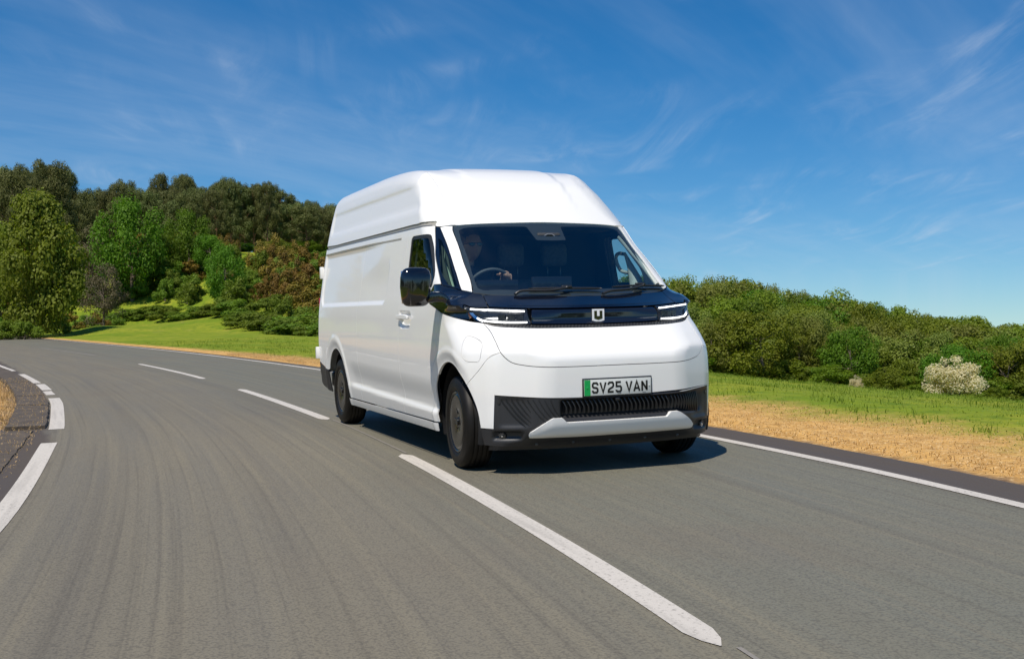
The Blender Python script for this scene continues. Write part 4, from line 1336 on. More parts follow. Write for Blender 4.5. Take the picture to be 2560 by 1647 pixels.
YO = curve_y([(-260, -105), (-180, -52), (-130, -27), (-100, -15.5), (-76.9, -8.1), (-62, -5.0), (-46.2, -2.6), (-33.2, -.75), (-22.7, .45), (-15.2, 1.10), (-8, 1.48), (-1, 1.61), (1.3, 1.54), (3.15, 1.36), (6, 1.0), (10, .3), (20, -2.6), (40, -13)])
YC = curve_y([(-260, -109), (-180, -56), (-130, -30.8), (-100, -18.9), (-76.9, -11.2), (-58, -7.4), (-40.9, -4.65), (-28.6, -2.80), (-22.2, -2.08), (-13.8, -1.33), (-7.15, -1.04), (-4.4, -1.0), (-1.02, -1.09), (2.3, -1.30), (4.8, -1.55), (8, -2.05), (14, -3.4), (20, -5.3), (40, -15.7)])
YI = curve_y([(-260, -113), (-180, -60), (-130, -34.6), (-100, -22.5), (-76.9, -14.6), (-58, -10.6), (-40.9, -7.7), (-28.6, -5.9), (-23, -5.13), (-17.3, -4.42), (-13, -4.02), (-8.4, -3.76), (-5.4, -3.74), (-3, -3.82), (.3, -3.98), (3, -4.25), (8, -4.95), (14, -6.3), (20, -8.2), (40, -18.5)])
YA = lambda x: YO(x) + np.interp(x, (-60, -30, -16, -6, 0, 20), (.25, .30, .32, .42, .48, .50))
YS = lambda x: YI(x) - np.interp(x, (-60, -20, -12, -8, -5.5, -4, 20), (.3, .55, .50, .46, .50, .85, .9))
YAW = 2.7790


def at(px, d):
    a = YAW + math.atan((1280 - px) / 2926.)
    return CAMP[0] + d * math.cos(a), CAMP[1] + d * math.sin(a)


hor = lambda px: 794 - px * .0228
# terrain control points: flat by the road, falling away on the outer right, rising to a bank on the left
CP = []
for x in (-150, -120, -95, -75, -60, -45, -32, -22, -14, -7, 0, 8, 16, 30):
    CP.append((x, float(YO(x)) + 2.6, .02)); CP.append((x, float(YI(x)) - 3, .0))
for px, d, z in ((2560, 22, -.75), (2560, 40, -2.35), (2560, 75, -5.35), (2300, 75, -4.75), (2125, 45, -2.25), (2125, 75, -4.35), (1900, 75, -3.75), (1790, 24, -.35), (1790, 45, -1.5), (1790, 75, -3.3), (1500, 75, -2.6), (1200, 70, -1.6), (1000, 62, -.8),
                 (2560, 120, -8), (2125, 120, -7), (1790, 120, -5.5), (3200, 60, -4), (3200, 120, -7), (1500, 120, -3.5), (1200, 120, -1.0),
                 (820, 54, .05), (700, 62, .1), (600, 72, .1), (456, 88, .1), (320, 92, .35), (200, 84, .55), (100, 78, .75), (0, 76, .85), (-200, 80, .9),
                 (820, 75, 2.0), (750, 92, 4.1), (600, 100, 4.6), (500, 118, 6.5), (300, 118, 6.5), (100, 110, 4.5), (0, 105, 3.6), (-200, 110, 3),
                 (900, 110, 4.0), (820, 130, 7.0), (600, 140, 8.0), (400, 150, 8.5), (200, 150, 8.0), (0, 150, 7.), (-200, 150, 6), (820, 200, 7.5), (400, 210, 9), (0, 210, 7), (1300, 200, 0), (2000, 220, -9)):
    x, y = at(px, d); CP.append((x, y, z))
for x, y, z in ((0, -30, 0), (-40, -40, 0), (-80, -60, .5), (40, -60, 0), (60, 40, -2), (30, 60, -4), (100, 0, 0), (0, -100, 0), (-150, -100, 1), (-20, 110, -8), (60, 110, -7)): CP.append((x, y, z))
CP = np.array(CP)


def _phi(r): return r * r * np.log(np.maximum(r, 1e-6))


def _fit():
    n = len(CP)
    Rm = np.hypot(CP[:, None, 0] - CP[None, :, 0], CP[:, None, 1] - CP[None, :, 1]) / 50
    A = np.zeros((n + 3, n + 3)); A[:n, :n] = _phi(Rm) + np.eye(n) * .01
    A[:n, n] = 1; A[:n, n + 1] = CP[:, 0] / 50; A[:n, n + 2] = CP[:, 1] / 50; A[n:, :n] = A[:n, n:].T
    b = np.zeros(n + 3); b[:n] = CP[:, 2]
    return np.linalg.solve(A, b)


_W = _fit()


def az_of(x, y):
    return np.degrees(np.arctan2(y - CAMP[1], x - CAMP[0])) % 360 + 0 * x


def tz(x, y):
    x = np.atleast_1d(np.asarray(x, float)); y = np.atleast_1d(np.asarray(y, float))
    x, y = np.broadcast_arrays(x, y)
    sh = x.shape; x = x.ravel(); y = y.ravel()
    out = np.empty(len(x))
    for i in range(0, len(x), 20000):
        xs, ys = x[i:i + 20000], y[i:i + 20000]
        cx = np.clip(xs, -230, 130); cy = np.clip(ys, -130, 140)
        Rm = np.hypot(cx[:, None] - CP[None, :, 0], cy[:, None] - CP[None, :, 1]) / 50
        out[i:i + 20000] = _phi(Rm) @ _W[:-3] + _W[-3] + _W[-2] * cx / 50 + _W[-1] * cy / 50
    ya, yi = YA(x), YS(x)
    d = np.maximum(y - ya, yi - y)          # distance outside the asphalt
    k = sst(1.5, 5.0, d)
    near = -.03 + .055 * sst(-.02, .30, d) + .02 * sst(.3, 2, d)
    far = np.maximum(-.731 * x + .682 * y - 105, 0)
    return (near * (1 - k) + (out + .02) * k - .055 * far * np.clip(1.0 - .45 * sst(160, 178, az_of(x, y)), 0, 1)).reshape(sh)


def grid_axis(lo, hi, a, b, step, gr=1.12):
    c = list(np.arange(a, b + 1e-6, step))
    s = step
    while c[-1] < hi: s *= gr; c.append(c[-1] + s)
    s = step
    while c[0] > lo: s *= gr; c.insert(0, c[0] - s)
    return np.array(c)


def attr_mat(name):
    m = bpy.data.materials.new(name); m.use_nodes = True
    return m, m.node_tree.nodes, m.node_tree.links, m.node_tree.nodes['Principled BSDF']


def noise(N, L, vec, scale, detail=4, rough=.55, dist=0.):
    n = N.new('ShaderNodeTexNoise'); n.inputs['Scale'].default_value = scale; n.inputs['Detail'].default_value = detail
    n.inputs['Roughness'].default_value = rough; n.inputs['Distortion'].default_value = dist
    if vec is not None: L.new(vec, n.inputs['Vector'])
    return n.outputs['Fac']


def rampf(N, L, f, a, b, lo=0., hi=1.):
    r = N.new('ShaderNodeMapRange'); r.interpolation_type = 'SMOOTHSTEP'
    r.inputs['From Min'].default_value = a; r.inputs['From Max'].default_value = b
    r.inputs['To Min'].default_value = lo; r.inputs['To Max'].default_value = hi
    L.new(f, r.inputs['Value']); return r.outputs[0]


def mixc(N, L, f, a, b):
    x = N.new('ShaderNodeMix'); x.data_type = 'RGBA'
    if isinstance(f, float): x.inputs['Factor'].default_value = f
    else: L.new(f, x.inputs['Factor'])
    for nm, v in (('A', a), ('B', b)):
        if isinstance(v, tuple): x.inputs[nm].default_value = (*v, 1)
        else: L.new(v, x.inputs[nm])
    return x.outputs['Result']


def mathn(N, L, op, a, b):
    n = N.new('ShaderNodeMath'); n.operation = op
    for i, v in enumerate((a, b)):
        if isinstance(v, (int, float)): n.inputs[i].default_value = v
        else: L.new(v, n.inputs[i])
    return n.outputs[0]


STRAW = (.62, .36, .115); STRAW2 = (.45, .25, .08); STRAW3 = (.76, .52, .24)
GRASS = (.165, .235, .016); GRASS2 = (.265, .290, .026); GRASS3 = (.105, .175, .014)


def terrain_mat():
    m, N, L, b = attr_mat('meadow_ground')
    at_ = N.new('ShaderNodeAttribute'); at_.attribute_name = 'edge'
    tc = N.new('ShaderNodeTexCoord'); P = tc.outputs['Object']
    e = at_.outputs['Fac']
    e2 = mathn(N, L, 'ADD', e, mathn(N, L, 'MULTIPLY', mathn(N, L, 'SUBTRACT', noise(N, L, P, .8, 7, .68), .5), 2.6))
    g = mixc(N, L, rampf(N, L, noise(N, L, P, .35, 4), .35, .65), GRASS, GRASS2)
    g = mixc(N, L, rampf(N, L, noise(N, L, P, 3.0, 5), .45, .75), g, GRASS3)
    s = mixc(N, L, rampf(N, L, noise(N, L, P, 5, 6), .35, .7), STRAW, STRAW2)
    s = mixc(N, L, rampf(N, L, noise(N, L, P, 26, 4), .5, .72), s, STRAW3)
    c = mixc(N, L, rampf(N, L, e2, .50, 1.70), s, g)
    dirt = mixc(N, L, rampf(N, L, noise(N, L, P, 12, 5), .4, .6), (.12, .085, .06), (.20, .14, .095))
    c = mixc(N, L, rampf(N, L, mathn(N, L, 'ADD', e, mathn(N, L, 'MULTIPLY', noise(N, L, P, 4, 3), .25)), .10, .26), dirt, c)
    L.new(c, b.inputs['Base Color']); b.inputs['Roughness'].default_value = .95
    b.inputs['Specular IOR Level'].default_value = .1
    c = mixc(N, L, rampf(N, L, noise(N, L, P, 1.1, 6, .7), .56, .72, 0, .6), c, (.36, .28, .085))
    c = mixc(N, L, rampf(N, L, noise(N, L, P, 9., 6, .75), .55, .70, 0, .45), c, (.20, .13, .06))
    L.new(c, b.inputs['Base Color'])
    bp = N.new('ShaderNodeBump'); bp.inputs['Strength'].default_value = .9; bp.inputs['Distance'].default_value = .05
    L.new(noise(N, L, P, 14, 6), bp.inputs['Height']); L.new(bp.outputs[0], b.inputs['Normal'])
    return m


def make_terrain():
    X = grid_axis(-2500, 2500, -34, 12, .40); Y = grid_axis(-2500, 2500, -9, 12, .30)
    gx, gy = np.meshgrid(X, Y, indexing='ij')
    gz = tz(gx, gy)
    gz = gz + 0
    nx, ny = gx.shape
    V = np.stack([gx, gy, gz], -1).reshape(-1, 3)
    i = np.arange(nx - 1)[:, None] * ny + np.arange(ny - 1)[None, :]
    Fq = np.stack([i, i + ny, i + ny + 1, i + 1], -1).reshape(-1, 4)
    me = bpy.data.meshes.new('ground')
    me.vertices.add(len(V)); me.vertices.foreach_set('co', V.ravel())
    me.loops.add(len(Fq) * 4); me.loops.foreach_set('vertex_index', Fq.ravel())
    me.polygons.add(len(Fq)); me.polygons.foreach_set('loop_start', np.arange(0, len(Fq) * 4, 4))
    me.update(calc_edges=True)
    me.polygons.foreach_set('use_smooth', np.ones(len(Fq), bool))
    e = np.maximum(gy - YA(gx), YS(gx) - gy).ravel()
    # the dry strip is wider near the van's side of the verge, thin farther back
    wide = np.interp(gx.ravel(), (-60, -40, -28, -14, -4, 4), (2.6, 2.6, 1.4, .9, .75, .75))
    wide = np.where((gy < YI(gx)).ravel(), .35, wide)
    e = np.where(e > 0, e * np.interp(wide, (.3, 3), (.3, 3)) / 1.0, e)
    a = me.attributes.new('edge', 'FLOAT', 'POINT'); a.data.foreach_set('value', e.astype(np.float32))
    me.materials.append(terrain_mat())
    o = bpy.data.objects.new('ground', me); link(o); o['kind'] = 'structure'
    return o


make_terrain()


def road_strip(name, x0, x1, ya, yb, z, mt, step=.5, lat=10, kind='structure', crown=0., **k):
    xs = np.arange(x0, x1 + step * .5, step); xs[-1] = x1
    V = []; Fc = []; uv = []
    a, b = ya(xs), yb(xs)
    s = np.concatenate([[0], np.cumsum(np.hypot(np.diff(xs), np.diff((a + b) / 2)))])
    for i, x in enumerate(xs):
        for j in range(lat + 1):
            t = j / lat
            V.append((x, a[i] + (b[i] - a[i]) * t, z)); uv.append((s[i] + x0, a[i] + (b[i] - a[i]) * t - float(YC(x))))
    for i in range(len(xs) - 1):
        for j in range(lat):
            q = i * (lat + 1) + j
            Fc.append((q, q + lat + 1, q + lat + 2, q + 1))
    o = mobj(name, V, Fc, mt, None, kind=kind, **k)
    u = o.data.uv_layers.new(name='UVMap')
    lv = np.empty(len(o.data.loops), int); o.data.loops.foreach_get('vertex_index', lv)
    u.data.foreach_set('uv', np.array(uv)[lv].ravel())
    if o.data.polygons[0].normal.z < 0: o.data.flip_normals()
    return o


def asphalt_mat():
    m, N, L, b = attr_mat('worn_asphalt')
    uv = N.new('ShaderNodeUVMap')
    tc = N.new('ShaderNodeTexCoord'); P = tc.outputs['Object']
    def mp(sx, sy):
        q = N.new('ShaderNodeMapping'); q.inputs['Scale'].default_value = (sx, sy, 1); L.new(uv.outputs[0], q.inputs[0]); return q.outputs[0]
    sep = N.new('ShaderNodeSeparateXYZ'); L.new(uv.outputs[0], sep.inputs[0])
    T = sep.outputs['Y']
    # outer lane (towards +y) is greener, inner lane browner
    lane = rampf(N, L, mathn(N, L, 'ADD', T, mathn(N, L, 'MULTIPLY', noise(N, L, mp(.15, .8), 1, 3), 1.2)), -.6, 1.6)
    c = mixc(N, L, lane, (.186, .163, .117), (.163, .157, .117))
    # polished wheel tracks and bitumen streaks along the road
    c = mixc(N, L, rampf(N, L, noise(N, L, mp(.035, 1.7), 1, 3), .50, .72, 0, .42), c, (.105, .094, .078))
    c = mixc(N, L, rampf(N, L, noise(N, L, mp(.10, 12), 1, 5, .6), .45, .72, 0, .50), c, (.235, .202, .135))
    c = mixc(N, L, rampf(N, L, noise(N, L, mp(.09, 19), 1.3, 4, .6), .48, .74, 0, .45), c, (.088, .076, .058))
    c = mixc(N, L, rampf(N, L, noise(N, L, P, .45, 4), .50, .72, 0, .35), c, (.170, .140, .100))
    # stone chippings
    vo = N.new('ShaderNodeTexVoronoi'); vo.inputs['Scale'].default_value = 85; L.new(P, vo.inputs['Vector'])
    c = mixc(N, L, rampf(N, L, vo.outputs['Color'], .2, 1., 0, .14), c, (.27, .235, .175))
    c = mixc(N, L, rampf(N, L, vo.outputs['Distance'], .45, .8, 0, .38), c, (.060, .054, .046))
    # dark dirt towards both outer edges
    ed = mathn(N, L, 'ABSOLUTE', mathn(N, L, 'SUBTRACT', T, -.05), 0)
    ed2 = mathn(N, L, 'ADD', ed, mathn(N, L, 'MULTIPLY', noise(N, L, mp(.8, 3), 1.5, 5), .35))
    c = mixc(N, L, rampf(N, L, ed2, 2.84, 3.02, 0, .92), c, (.078, .060, .047))
    L.new(c, b.inputs['Base Color'])
    b.inputs['Specular IOR Level'].default_value = .35
    L.new(rampf(N, L, noise(N, L, mp(.3, 3), 1, 3), .3, .7, .62, .82), b.inputs['Roughness'])
    bp = N.new('ShaderNodeBump'); bp.inputs['Strength'].default_value = .35; bp.inputs['Distance'].default_value = .005
    L.new(vo.outputs['Distance'], bp.inputs['Height']); L.new(bp.outputs[0], b.inputs['Normal'])
    return m


def paint_mat(name='road_paint', thr=.30, base=(.58, .53, .46)):
    m, N, L, b = attr_mat(name)
    tc = N.new('ShaderNodeTexCoord'); P = tc.outputs['Object']
    uv = N.new('ShaderNodeUVMap')
    q = N.new('ShaderNodeMapping'); q.inputs['Scale'].default_value = (.6, 14, 1); L.new(uv.outputs[0], q.inputs[0])
    c = mixc(N, L, rampf(N, L, noise(N, L, q.outputs[0], 1, 5), .45, .75), base, tuple(v * .80 for v in base))
    c = mixc(N, L, rampf(N, L, noise(N, L, P, 45, 5, .65), thr + .22, thr + .42, 0, .8), c, (.22, .20, .17))
    L.new(c, b.inputs['Base Color']); b.inputs['Roughness'].default_value = .7
    return m


M['asphalt'] = asphalt_mat()
M['paint_line'] = paint_mat()
M['paint_worn'] = paint_mat('worn_road_paint', .12, (.27, .24, .20))
road_strip('road', -170, 34, YS, YA, 0., M['asphalt'], lat=14)


def line(x0, x1, yf, w, mt=None, z=.004, nm='road_line', taper=0.):
    def side(sg):
        def f(x):
            x = np.asarray(x, float)
            t = np.ones_like(x)
            if taper: t = .04 + .96 * sst(0, taper, np.minimum(x - x0, x1 - x))
            return yf(x) + sg * w / 2 * t
        return f
    return road_strip(nm, x0, x1, side(-1), side(1), z, mt or M['paint_line'], step=.12 if x1 - x0 < 30 else .5, lat=2)


line(-150, 30, YO, .105)
for a, b in ((-1.0, 4.72), (-10.2, -4.35), (-21.5, -13.6)):
    line(a, b, YC, .115 if a < -12 else .125, taper=.14, nm='centre_line_dash')
for a, b in ((-40.5, -28.8),):
    line(a, b, YC, .09, M['paint_worn'], taper=.3, nm='centre_line_dash')
for a, b in ((4.76, 10.),(-4.3, -1.05)):
    line(a, b, lambda x: YC(x) + .05, .02, M['paint_worn'], nm='crack_seal_line')
for a, b, w, of in ((-120, -20.1, .11, 0), (-18.4, -14.5, .13, 0), (-14.1, -12.2, .15, .02), (-11.9, -10.9, .13, 0), (-10.1, -5.0, .155, 0), (-3.6, 30, .145, 0)):
    line(a, b, lambda x, of=of: YI(x) + of, w, nm='edge_line', taper=0)

# raised, broken concrete edging on the inside of the bend
M['kerb'] = mat('dirty_concrete', (.070, .054, .040), .9, noise=(5, .8, (.135, .105, .075)), bump=(40, .8, .01))
M['gully'] = mat('gully_shadow', (.02, .017, .014), .9)


def kerb(x0, x1, d0, d1, h, lab):
    n = max(2, int((x1 - x0) / .25))
    V = []; Fc = []
    r2 = random.Random(int(x0 * 10))
    for i in range(n + 1):
        x = x0 + (x1 - x0) * i / n; yi = float(YI(x))
        j = r2.uniform(-.012, .012)
        for d, z in ((d0 + j, -.02), (d0 + .012 + j, h), (d1 + j, h + .008), (d1 + .01, -.02)): V.append((x, yi - d, z))
    for i in range(n):
        for q in range(3): Fc.append((i * 4 + q, i * 4 + 4 + q, i * 4 + 5 + q, i * 4 + 1 + q))
    Fc += [(0, 1, 2, 3), tuple(n * 4 + q for q in (3, 2, 1, 0))]
    o = mobj('edging_stone', V, Fc, M['kerb'], None, kind='structure')
    return o


kx = [(-30, -20.2), (-20.1, -14.6), (-14.5, -10.4), (-10.3, -8.4), (-8.3, -5.15)]
for a, b in kx: kerb(a, b, .10, .50, .035, None)
kerb(-4.9, 2.5, .22, .95, .012, None)
kerb(2.6, 12, .22, .95, .012, None)

# dry-grass litter and blades
def blade_mesh(name, pts, hts, wid, lean, mt, kind='stuff'):
    n = len(pts)
    a = rng.uniform(0, 2 * np.pi, n); la = rng.uniform(0, 2 * np.pi, n); lm = lean * hts * rng.uniform(.2, 1, n)
    dx, dy = np.cos(a) * wid / 2, np.sin(a) * wid / 2
    V = np.zeros((n, 5, 3))
    for k_, (s, t) in enumerate(((-1, 0), (1, 0), (1, .55), (-1, .55), (0, 1))):
        ws = (1, 1, .75, .75, 0)[k_]
        V[:, k_, 0] = pts[:, 0] + s * dx * ws + np.cos(la) * lm * t * t
        V[:, k_, 1] = pts[:, 1] + s * dy * ws + np.sin(la) * lm * t * t
        V[:, k_, 2] = pts[:, 2] + hts * t * np.sqrt(np.maximum(0.05, 1 - (lean * .8 * t) ** 2))
    base = np.arange(n)[:, None] * 5
    quad = base + np.array([[0, 1, 2, 3]]); tri = base + np.array([[3, 2, 4]])
    me = bpy.data.meshes.new(name)
    me.vertices.add(n * 5); me.vertices.foreach_set('co', V.reshape(-1, 3).ravel())
    li = np.concatenate([quad.ravel(), tri.ravel()])
    me.loops.add(len(li)); me.loops.foreach_set('vertex_index', li)
    me.polygons.add(2 * n)
    me.polygons.foreach_set('loop_start', np.concatenate([np.arange(0, 4 * n, 4), 4 * n + np.arange(0, 3 * n, 3)]))
    me.update(calc_edges=True)
    c = me.attributes.new('tint', 'FLOAT', 'POINT'); c.data.foreach_set('value', np.repeat(rng.random(n), 5).astype(np.float32))
    me.materials.append(mt)
    o = bpy.data.objects.new(name, me); link(o); o['kind'] = kind
    return o


def foliage_mat(name, c1, c2, trans=.35, attr='tint', objvar=.25, rough=.6, pscale=1.2):
    m, N, L, b = attr_mat(name)
    a = N.new('ShaderNodeAttribute'); a.attribute_name = attr
    oi = N.new('ShaderNodeObjectInfo')
    tc = N.new('ShaderNodeTexCoord')
    n = noise(N, L, tc.outputs['Object'], pscale, 3)
    f = mathn(N, L, 'ADD', mathn(N, L, 'MULTIPLY', a.outputs['Fac'], .55), mathn(N, L, 'MULTIPLY', n, .45))
    c = mixc(N, L, f, c1, c2)
    hs = N.new('ShaderNodeHueSaturation')
    r = mathn(N, L, 'SUBTRACT', oi.outputs['Random'], .5)
    L.new(mathn(N, L, 'ADD', mathn(N, L, 'MULTIPLY', r, objvar * .16), .5), hs.inputs['Hue'])
    L.new(mathn(N, L, 'ADD', mathn(N, L, 'MULTIPLY', r, objvar * 1.6), 1.), hs.inputs['Value'])
    L.new(c, hs.inputs['Color']); c = hs.outputs['Color']
    L.new(c, b.inputs['Base Color']); b.inputs['Roughness'].default_value = rough
    b.inputs['Specular IOR Level'].default_value = .25
    tr = N.new('ShaderNodeBsdfTranslucent')
    gm = N.new('ShaderNodeMix'); gm.data_type = 'RGBA'; gm.blend_type = 'MULTIPLY'; gm.inputs['Factor'].default_value = 1
    L.new(c, gm.inputs['A']); gm.inputs['B'].default_value = (1.25, 1.35, .6, 1)
    L.new(gm.outputs['Result'], tr.inputs['Color'])
    mx = N.new('ShaderNodeMixShader'); mx.inputs[0].default_value = trans
    L.new(b.outputs[0], mx.inputs[1]); L.new(tr.outputs[0], mx.inputs[2])
    L.new(mx.outputs[0], N['Material Output'].inputs['Surface'])
    return m


M['straw'] = foliage_mat('dry_grass', (.40, .235, .085), (.74, .52, .26), .2, objvar=0)
M['grassb'] = foliage_mat('grass_blades', (.155, .225, .020), (.30, .35, .05), .50, objvar=0)


def scatter(n, x0, x1, f_lo, f_hi, dens=None):
    x = rng.uniform(x0, x1, n) if dens is None else x0 + (x1 - x0) * rng.random(n) ** dens
    lo, hi = f_lo(x), f_hi(x)
    y = lo + (hi - lo) * rng.random(n)
    return x, y


def verge():
    x, y = scatter(52000, -26, 8, lambda x: YA(x) + .12, lambda x: YA(x) + np.interp(x, (-26, -14, -4, 4), (.8, 1.3, 1.6, 1.7)))
    # thin out towards the green
    d = y - YA(x); k = rng.random(len(x)) < 1.15 - d / 2.4
    x, y = x[k], y[k]
    z = tz(x, y) - .01
    blade_mesh('dry_grass_verge', np.stack([x, y, z], 1), rng.uniform(.015, .055, len(x)), .007, 1.3, M['straw'])
    x, y = scatter(90000, -45, 6, lambda x: YA(x) + np.interp(x, (-45, -26, -14, -4, 4), (.35, .5, .8, 1.0, 1.1)), lambda x: YA(x) + 12, None)
    k = rng.random(len(x)) < np.clip(1.2 - (y - YA(x)) / 11, .1, 1)
    x, y = x[k], y[k]
    z = tz(x, y) - .01
    blade_mesh('meadow_grass', np.stack([x, y, z], 1), rng.uniform(.015, .045, len(x)), .012, 1.2, M['grassb'])
    nc = 2600
    cx, cy = scatter(nc, -42, 4, lambda x: YA(x) + np.interp(x, (-45, -26, -14, -4, 4), (.4, .7, 1.0, 1.2, 1.3)), lambda x: YA(x) + 15)
    q = np.repeat(np.arange(nc), 12)
    r_ = rng.uniform(.04, .14, nc)[q]
    x = cx[q] + rng.normal(size=len(q)) * r_; y = cy[q] + rng.normal(size=len(q)) * r_
    blade_mesh('grass_tufts', np.stack([x, y, tz(x, y) - .01], 1), rng.uniform(.04, .13, len(x)) * rng.uniform(.5, 1.3, nc)[q], .010, .9, M['grassb'])
    x, y = scatter(16000, -22, 2, lambda x: YS(x) - 1.7, lambda x: YS(x) - .0)
    z = tz(x, y) - .01
    blade_mesh('dry_grass_inner_verge', np.stack([x, y, z], 1), rng.uniform(.04, .13, len(x)), .008, .95, M['straw'])
    x, y = scatter(1500, -16, 0, lambda x: YI(x) - .55, lambda x: YI(x) - .12)
    z = np.full(len(x), .036)
    blade_mesh('straw_litter', np.stack([x, y, z], 1), rng.uniform(.015, .045, len(x)), .004, 1.3, M['straw'])


verge()

# ------------------------------------------------------------------ trees
M['bark'] = mat('bark_grey', (.12, .09, .065), .9, noise=(6, .8, (.20, .16, .12)), bump=(25, .9, .02))
M['bark_pine'] = mat('bark_pine_red', (.20, .105, .06), .9, noise=(5, .8, (.29, .17, .10)), bump=(25, .9, .02))
M['bark_birch'] = mat('bark_birch', (.50, .48, .44), .8, noise=(9, .9, (.10, .09, .08)), bump=(25, .6, .01))
FM = {
    'pine': foliage_mat('pine_needles', (.045, .060, .014), (.175, .185, .050), .15),
    'oak': foliage_mat('oak_leaves', (.050, .110, .007), (.160, .270, .016), .40),
    'birch': foliage_mat('birch_leaves', (.090, .135, .012), (.260, .310, .032), .40),
    'dead': foliage_mat('bare_twigs', (.105, .095, .045), (.200, .175, .085), .1),
    'gorse': foliage_mat('browned_gorse', (.100, .110, .016), (.290, .170, .026), .2),
    'scrub': foliage_mat('green_scrub', (.065, .125, .010), (.200, .270, .024), .3),
    'hedge': foliage_mat('hedge_leaves', (.085, .125, .009), (.235, .285, .020), .35),
    'olive': foliage_mat('willow_leaves', (.115, .145, .022), (.270, .290, .055), .35),
    'bloom': foliage_mat('hawthorn_blossom', (.42, .37, .22), (.85, .74, .55), .4),
    'lime': foliage_mat('lime_green_leaves', (.070, .120, .006), (.20, .26, .016), .40),
}


def crown_mesh(name, kind, seed, clumps, leaves, lsz, shape):
    """foliage as thousands of leaf-sized faces set round many clumps inside an uneven crown; unit height and width"""
    g = np.random.default_rng(seed)
    C = []; R = []
    tries = 0
    while len(C) < clumps and tries < 8000:
        tries += 1
        u = g.normal(size=3); u /= np.linalg.norm(u)
        if shape == 'round':
            r = .30 + .20 * g.random() ** .5
            c = np.array((u[0] * r * .95, u[1] * r * .95, .53 + u[2] * r * .88)); rad = g.uniform(.08, .18)
            if c[2] < .10: continue
        elif shape == 'birch':
            z = g.uniform(.08, .97); w = .48 * math.sin(math.pi * min(1, (z * .80 + .17))) ** .7
            c = np.array((u[0] * w * g.uniform(.5, 1), u[1] * w * g.uniform(.5, 1), z)); rad = g.uniform(.07, .14)
        elif shape == 'pine':
            z = .30 + .67 * g.random() ** .75; w = .50 * max(.12, 1 - abs((z - .60) / .50) ** 2.2) ** .5
            c = np.array((u[0] * w * g.uniform(.4, 1), u[1] * w * g.uniform(.4, 1), z)); rad = g.uniform(.07, .14)
        elif shape == 'bush':
            r = g.uniform(.22, .46)
            c = np.array((u[0] * r, u[1] * r, .12 + abs(u[2]) * r * 1.55)); rad = g.uniform(.08, .17)
        else:   # flat spreading twigs
            r = g.uniform(.15, .48)
            c = np.array((u[0] * r, u[1] * r, .45 + u[2] * r)); rad = g.uniform(.06, .14)
        C.append(c); R.append(rad)
    C = np.array(C); R = np.array(R)
    n = leaves
    w = R ** 2; idx = g.choice(len(C), n, p=w / w.sum())
    d = g.normal(size=(n, 3)); d[:, 2] += .25; d /= np.linalg.norm(d, axis=1)[:, None]
    fl = .55 if shape == 'pine' else .85
    rr = R[idx] * g.uniform(.55, 1.12, n)
    P = C[idx] + d * rr[:, None] * np.array((1, 1, fl))
    nr = d + g.normal(size=(n, 3)) * .42 + np.array((0, 0, .35)); nr /= np.linalg.norm(nr, axis=1)[:, None]
    t = np.cross(nr, g.normal(size=(n, 3))); t /= np.linalg.norm(t, axis=1)[:, None]
    b = np.cross(nr, t)
    s = lsz * g.uniform(.6, 1.3, n)[:, None]
    asp = .30 if shape in ('dead', 'pine') else .62
    V = np.stack([P - t * s, P + b * s * asp, P + t * s, P - b * s * asp], 1)
    me = bpy.data.meshes.new(name)
    me.vertices.add(n * 4); me.vertices.foreach_set('co', V.reshape(-1))
    me.loops.add(n * 4); me.loops.foreach_set('vertex_index', np.arange(n * 4))
    me.polygons.add(n); me.polygons.foreach_set('loop_start', np.arange(0, n * 4, 4))
    me.update(calc_edges=True)
    tint = np.clip(g.random(n) * .55 + (R[idx] - R.min()) / (np.ptp(R) + 1e-6) * .2 + g.random(len(C))[idx] * .35, 0, 1)
    a = me.attributes.new('tint', 'FLOAT', 'POINT'); a.data.foreach_set('value', np.repeat(tint, 4).astype(np.float32))
    me.materials.append(FM[kind])
    return me, C


def trunk_mesh(name, mt, C, seed, top=.8, r0=.03, nb=14, lean=.03, birch=False):
    g = random.Random(seed)
    V = []; Fc = []

    def limb(pts, rad, seg=6):
        b = len(V)
        pts = [Vector(q) for q in pts]
        for i, q in enumerate(pts):
            tt = (pts[min(i + 1, len(pts) - 1)] - pts[max(0, i - 1)]).normalized()
            s = tt.cross(Vector((.3, 1, .1))).normalized(); w = s.cross(tt)
            for j in range(seg):
                an = 2 * math.pi * j / seg
                V.append(tuple(q + (s * math.cos(an) + w * math.sin(an)) * rad[i]))
        for i in range(len(pts) - 1):
            for j in range(seg): Fc.append((b + i * seg + j, b + i * seg + (j + 1) % seg, b + (i + 1) * seg + (j + 1) % seg, b + (i + 1) * seg + j))
    k = 7
    tp = [(g.uniform(-lean, lean) * (i > 0), g.uniform(-lean, lean) * (i > 0), -.04 + (top + .04) * i / (k - 1)) for i in range(k)]
    limb(tp, [r0 * (1.25 if i == 0 else 1) * (1 - .78 * i / (k - 1)) for i in range(k)], 8)
    idx = list(range(len(C))); g.shuffle(idx)
    for j in idx[:nb]:
        c = Vector(C[j]); h = min(top * .95, max(.12, c.z * g.uniform(.55, .85)))
        f = h / top * (k - 1); i0 = min(k - 2, int(f)); q = Vector(tp[i0]).lerp(Vector(tp[i0 + 1]), f - i0)
        md = q.lerp(c, .5) + Vector((0, 0, -.02))
        rr = r0 * .42 * (1 - .6 * h / top)
        limb([q, md, c], [rr, rr * .65, rr * .25], 5)
    me = bpy.data.meshes.new(name); me.from_pydata(V, [], Fc); me.materials.append(mt)
    me.polygons.foreach_set('use_smooth', [True] * len(Fc)); me.update()
    return me


PROTO = {}


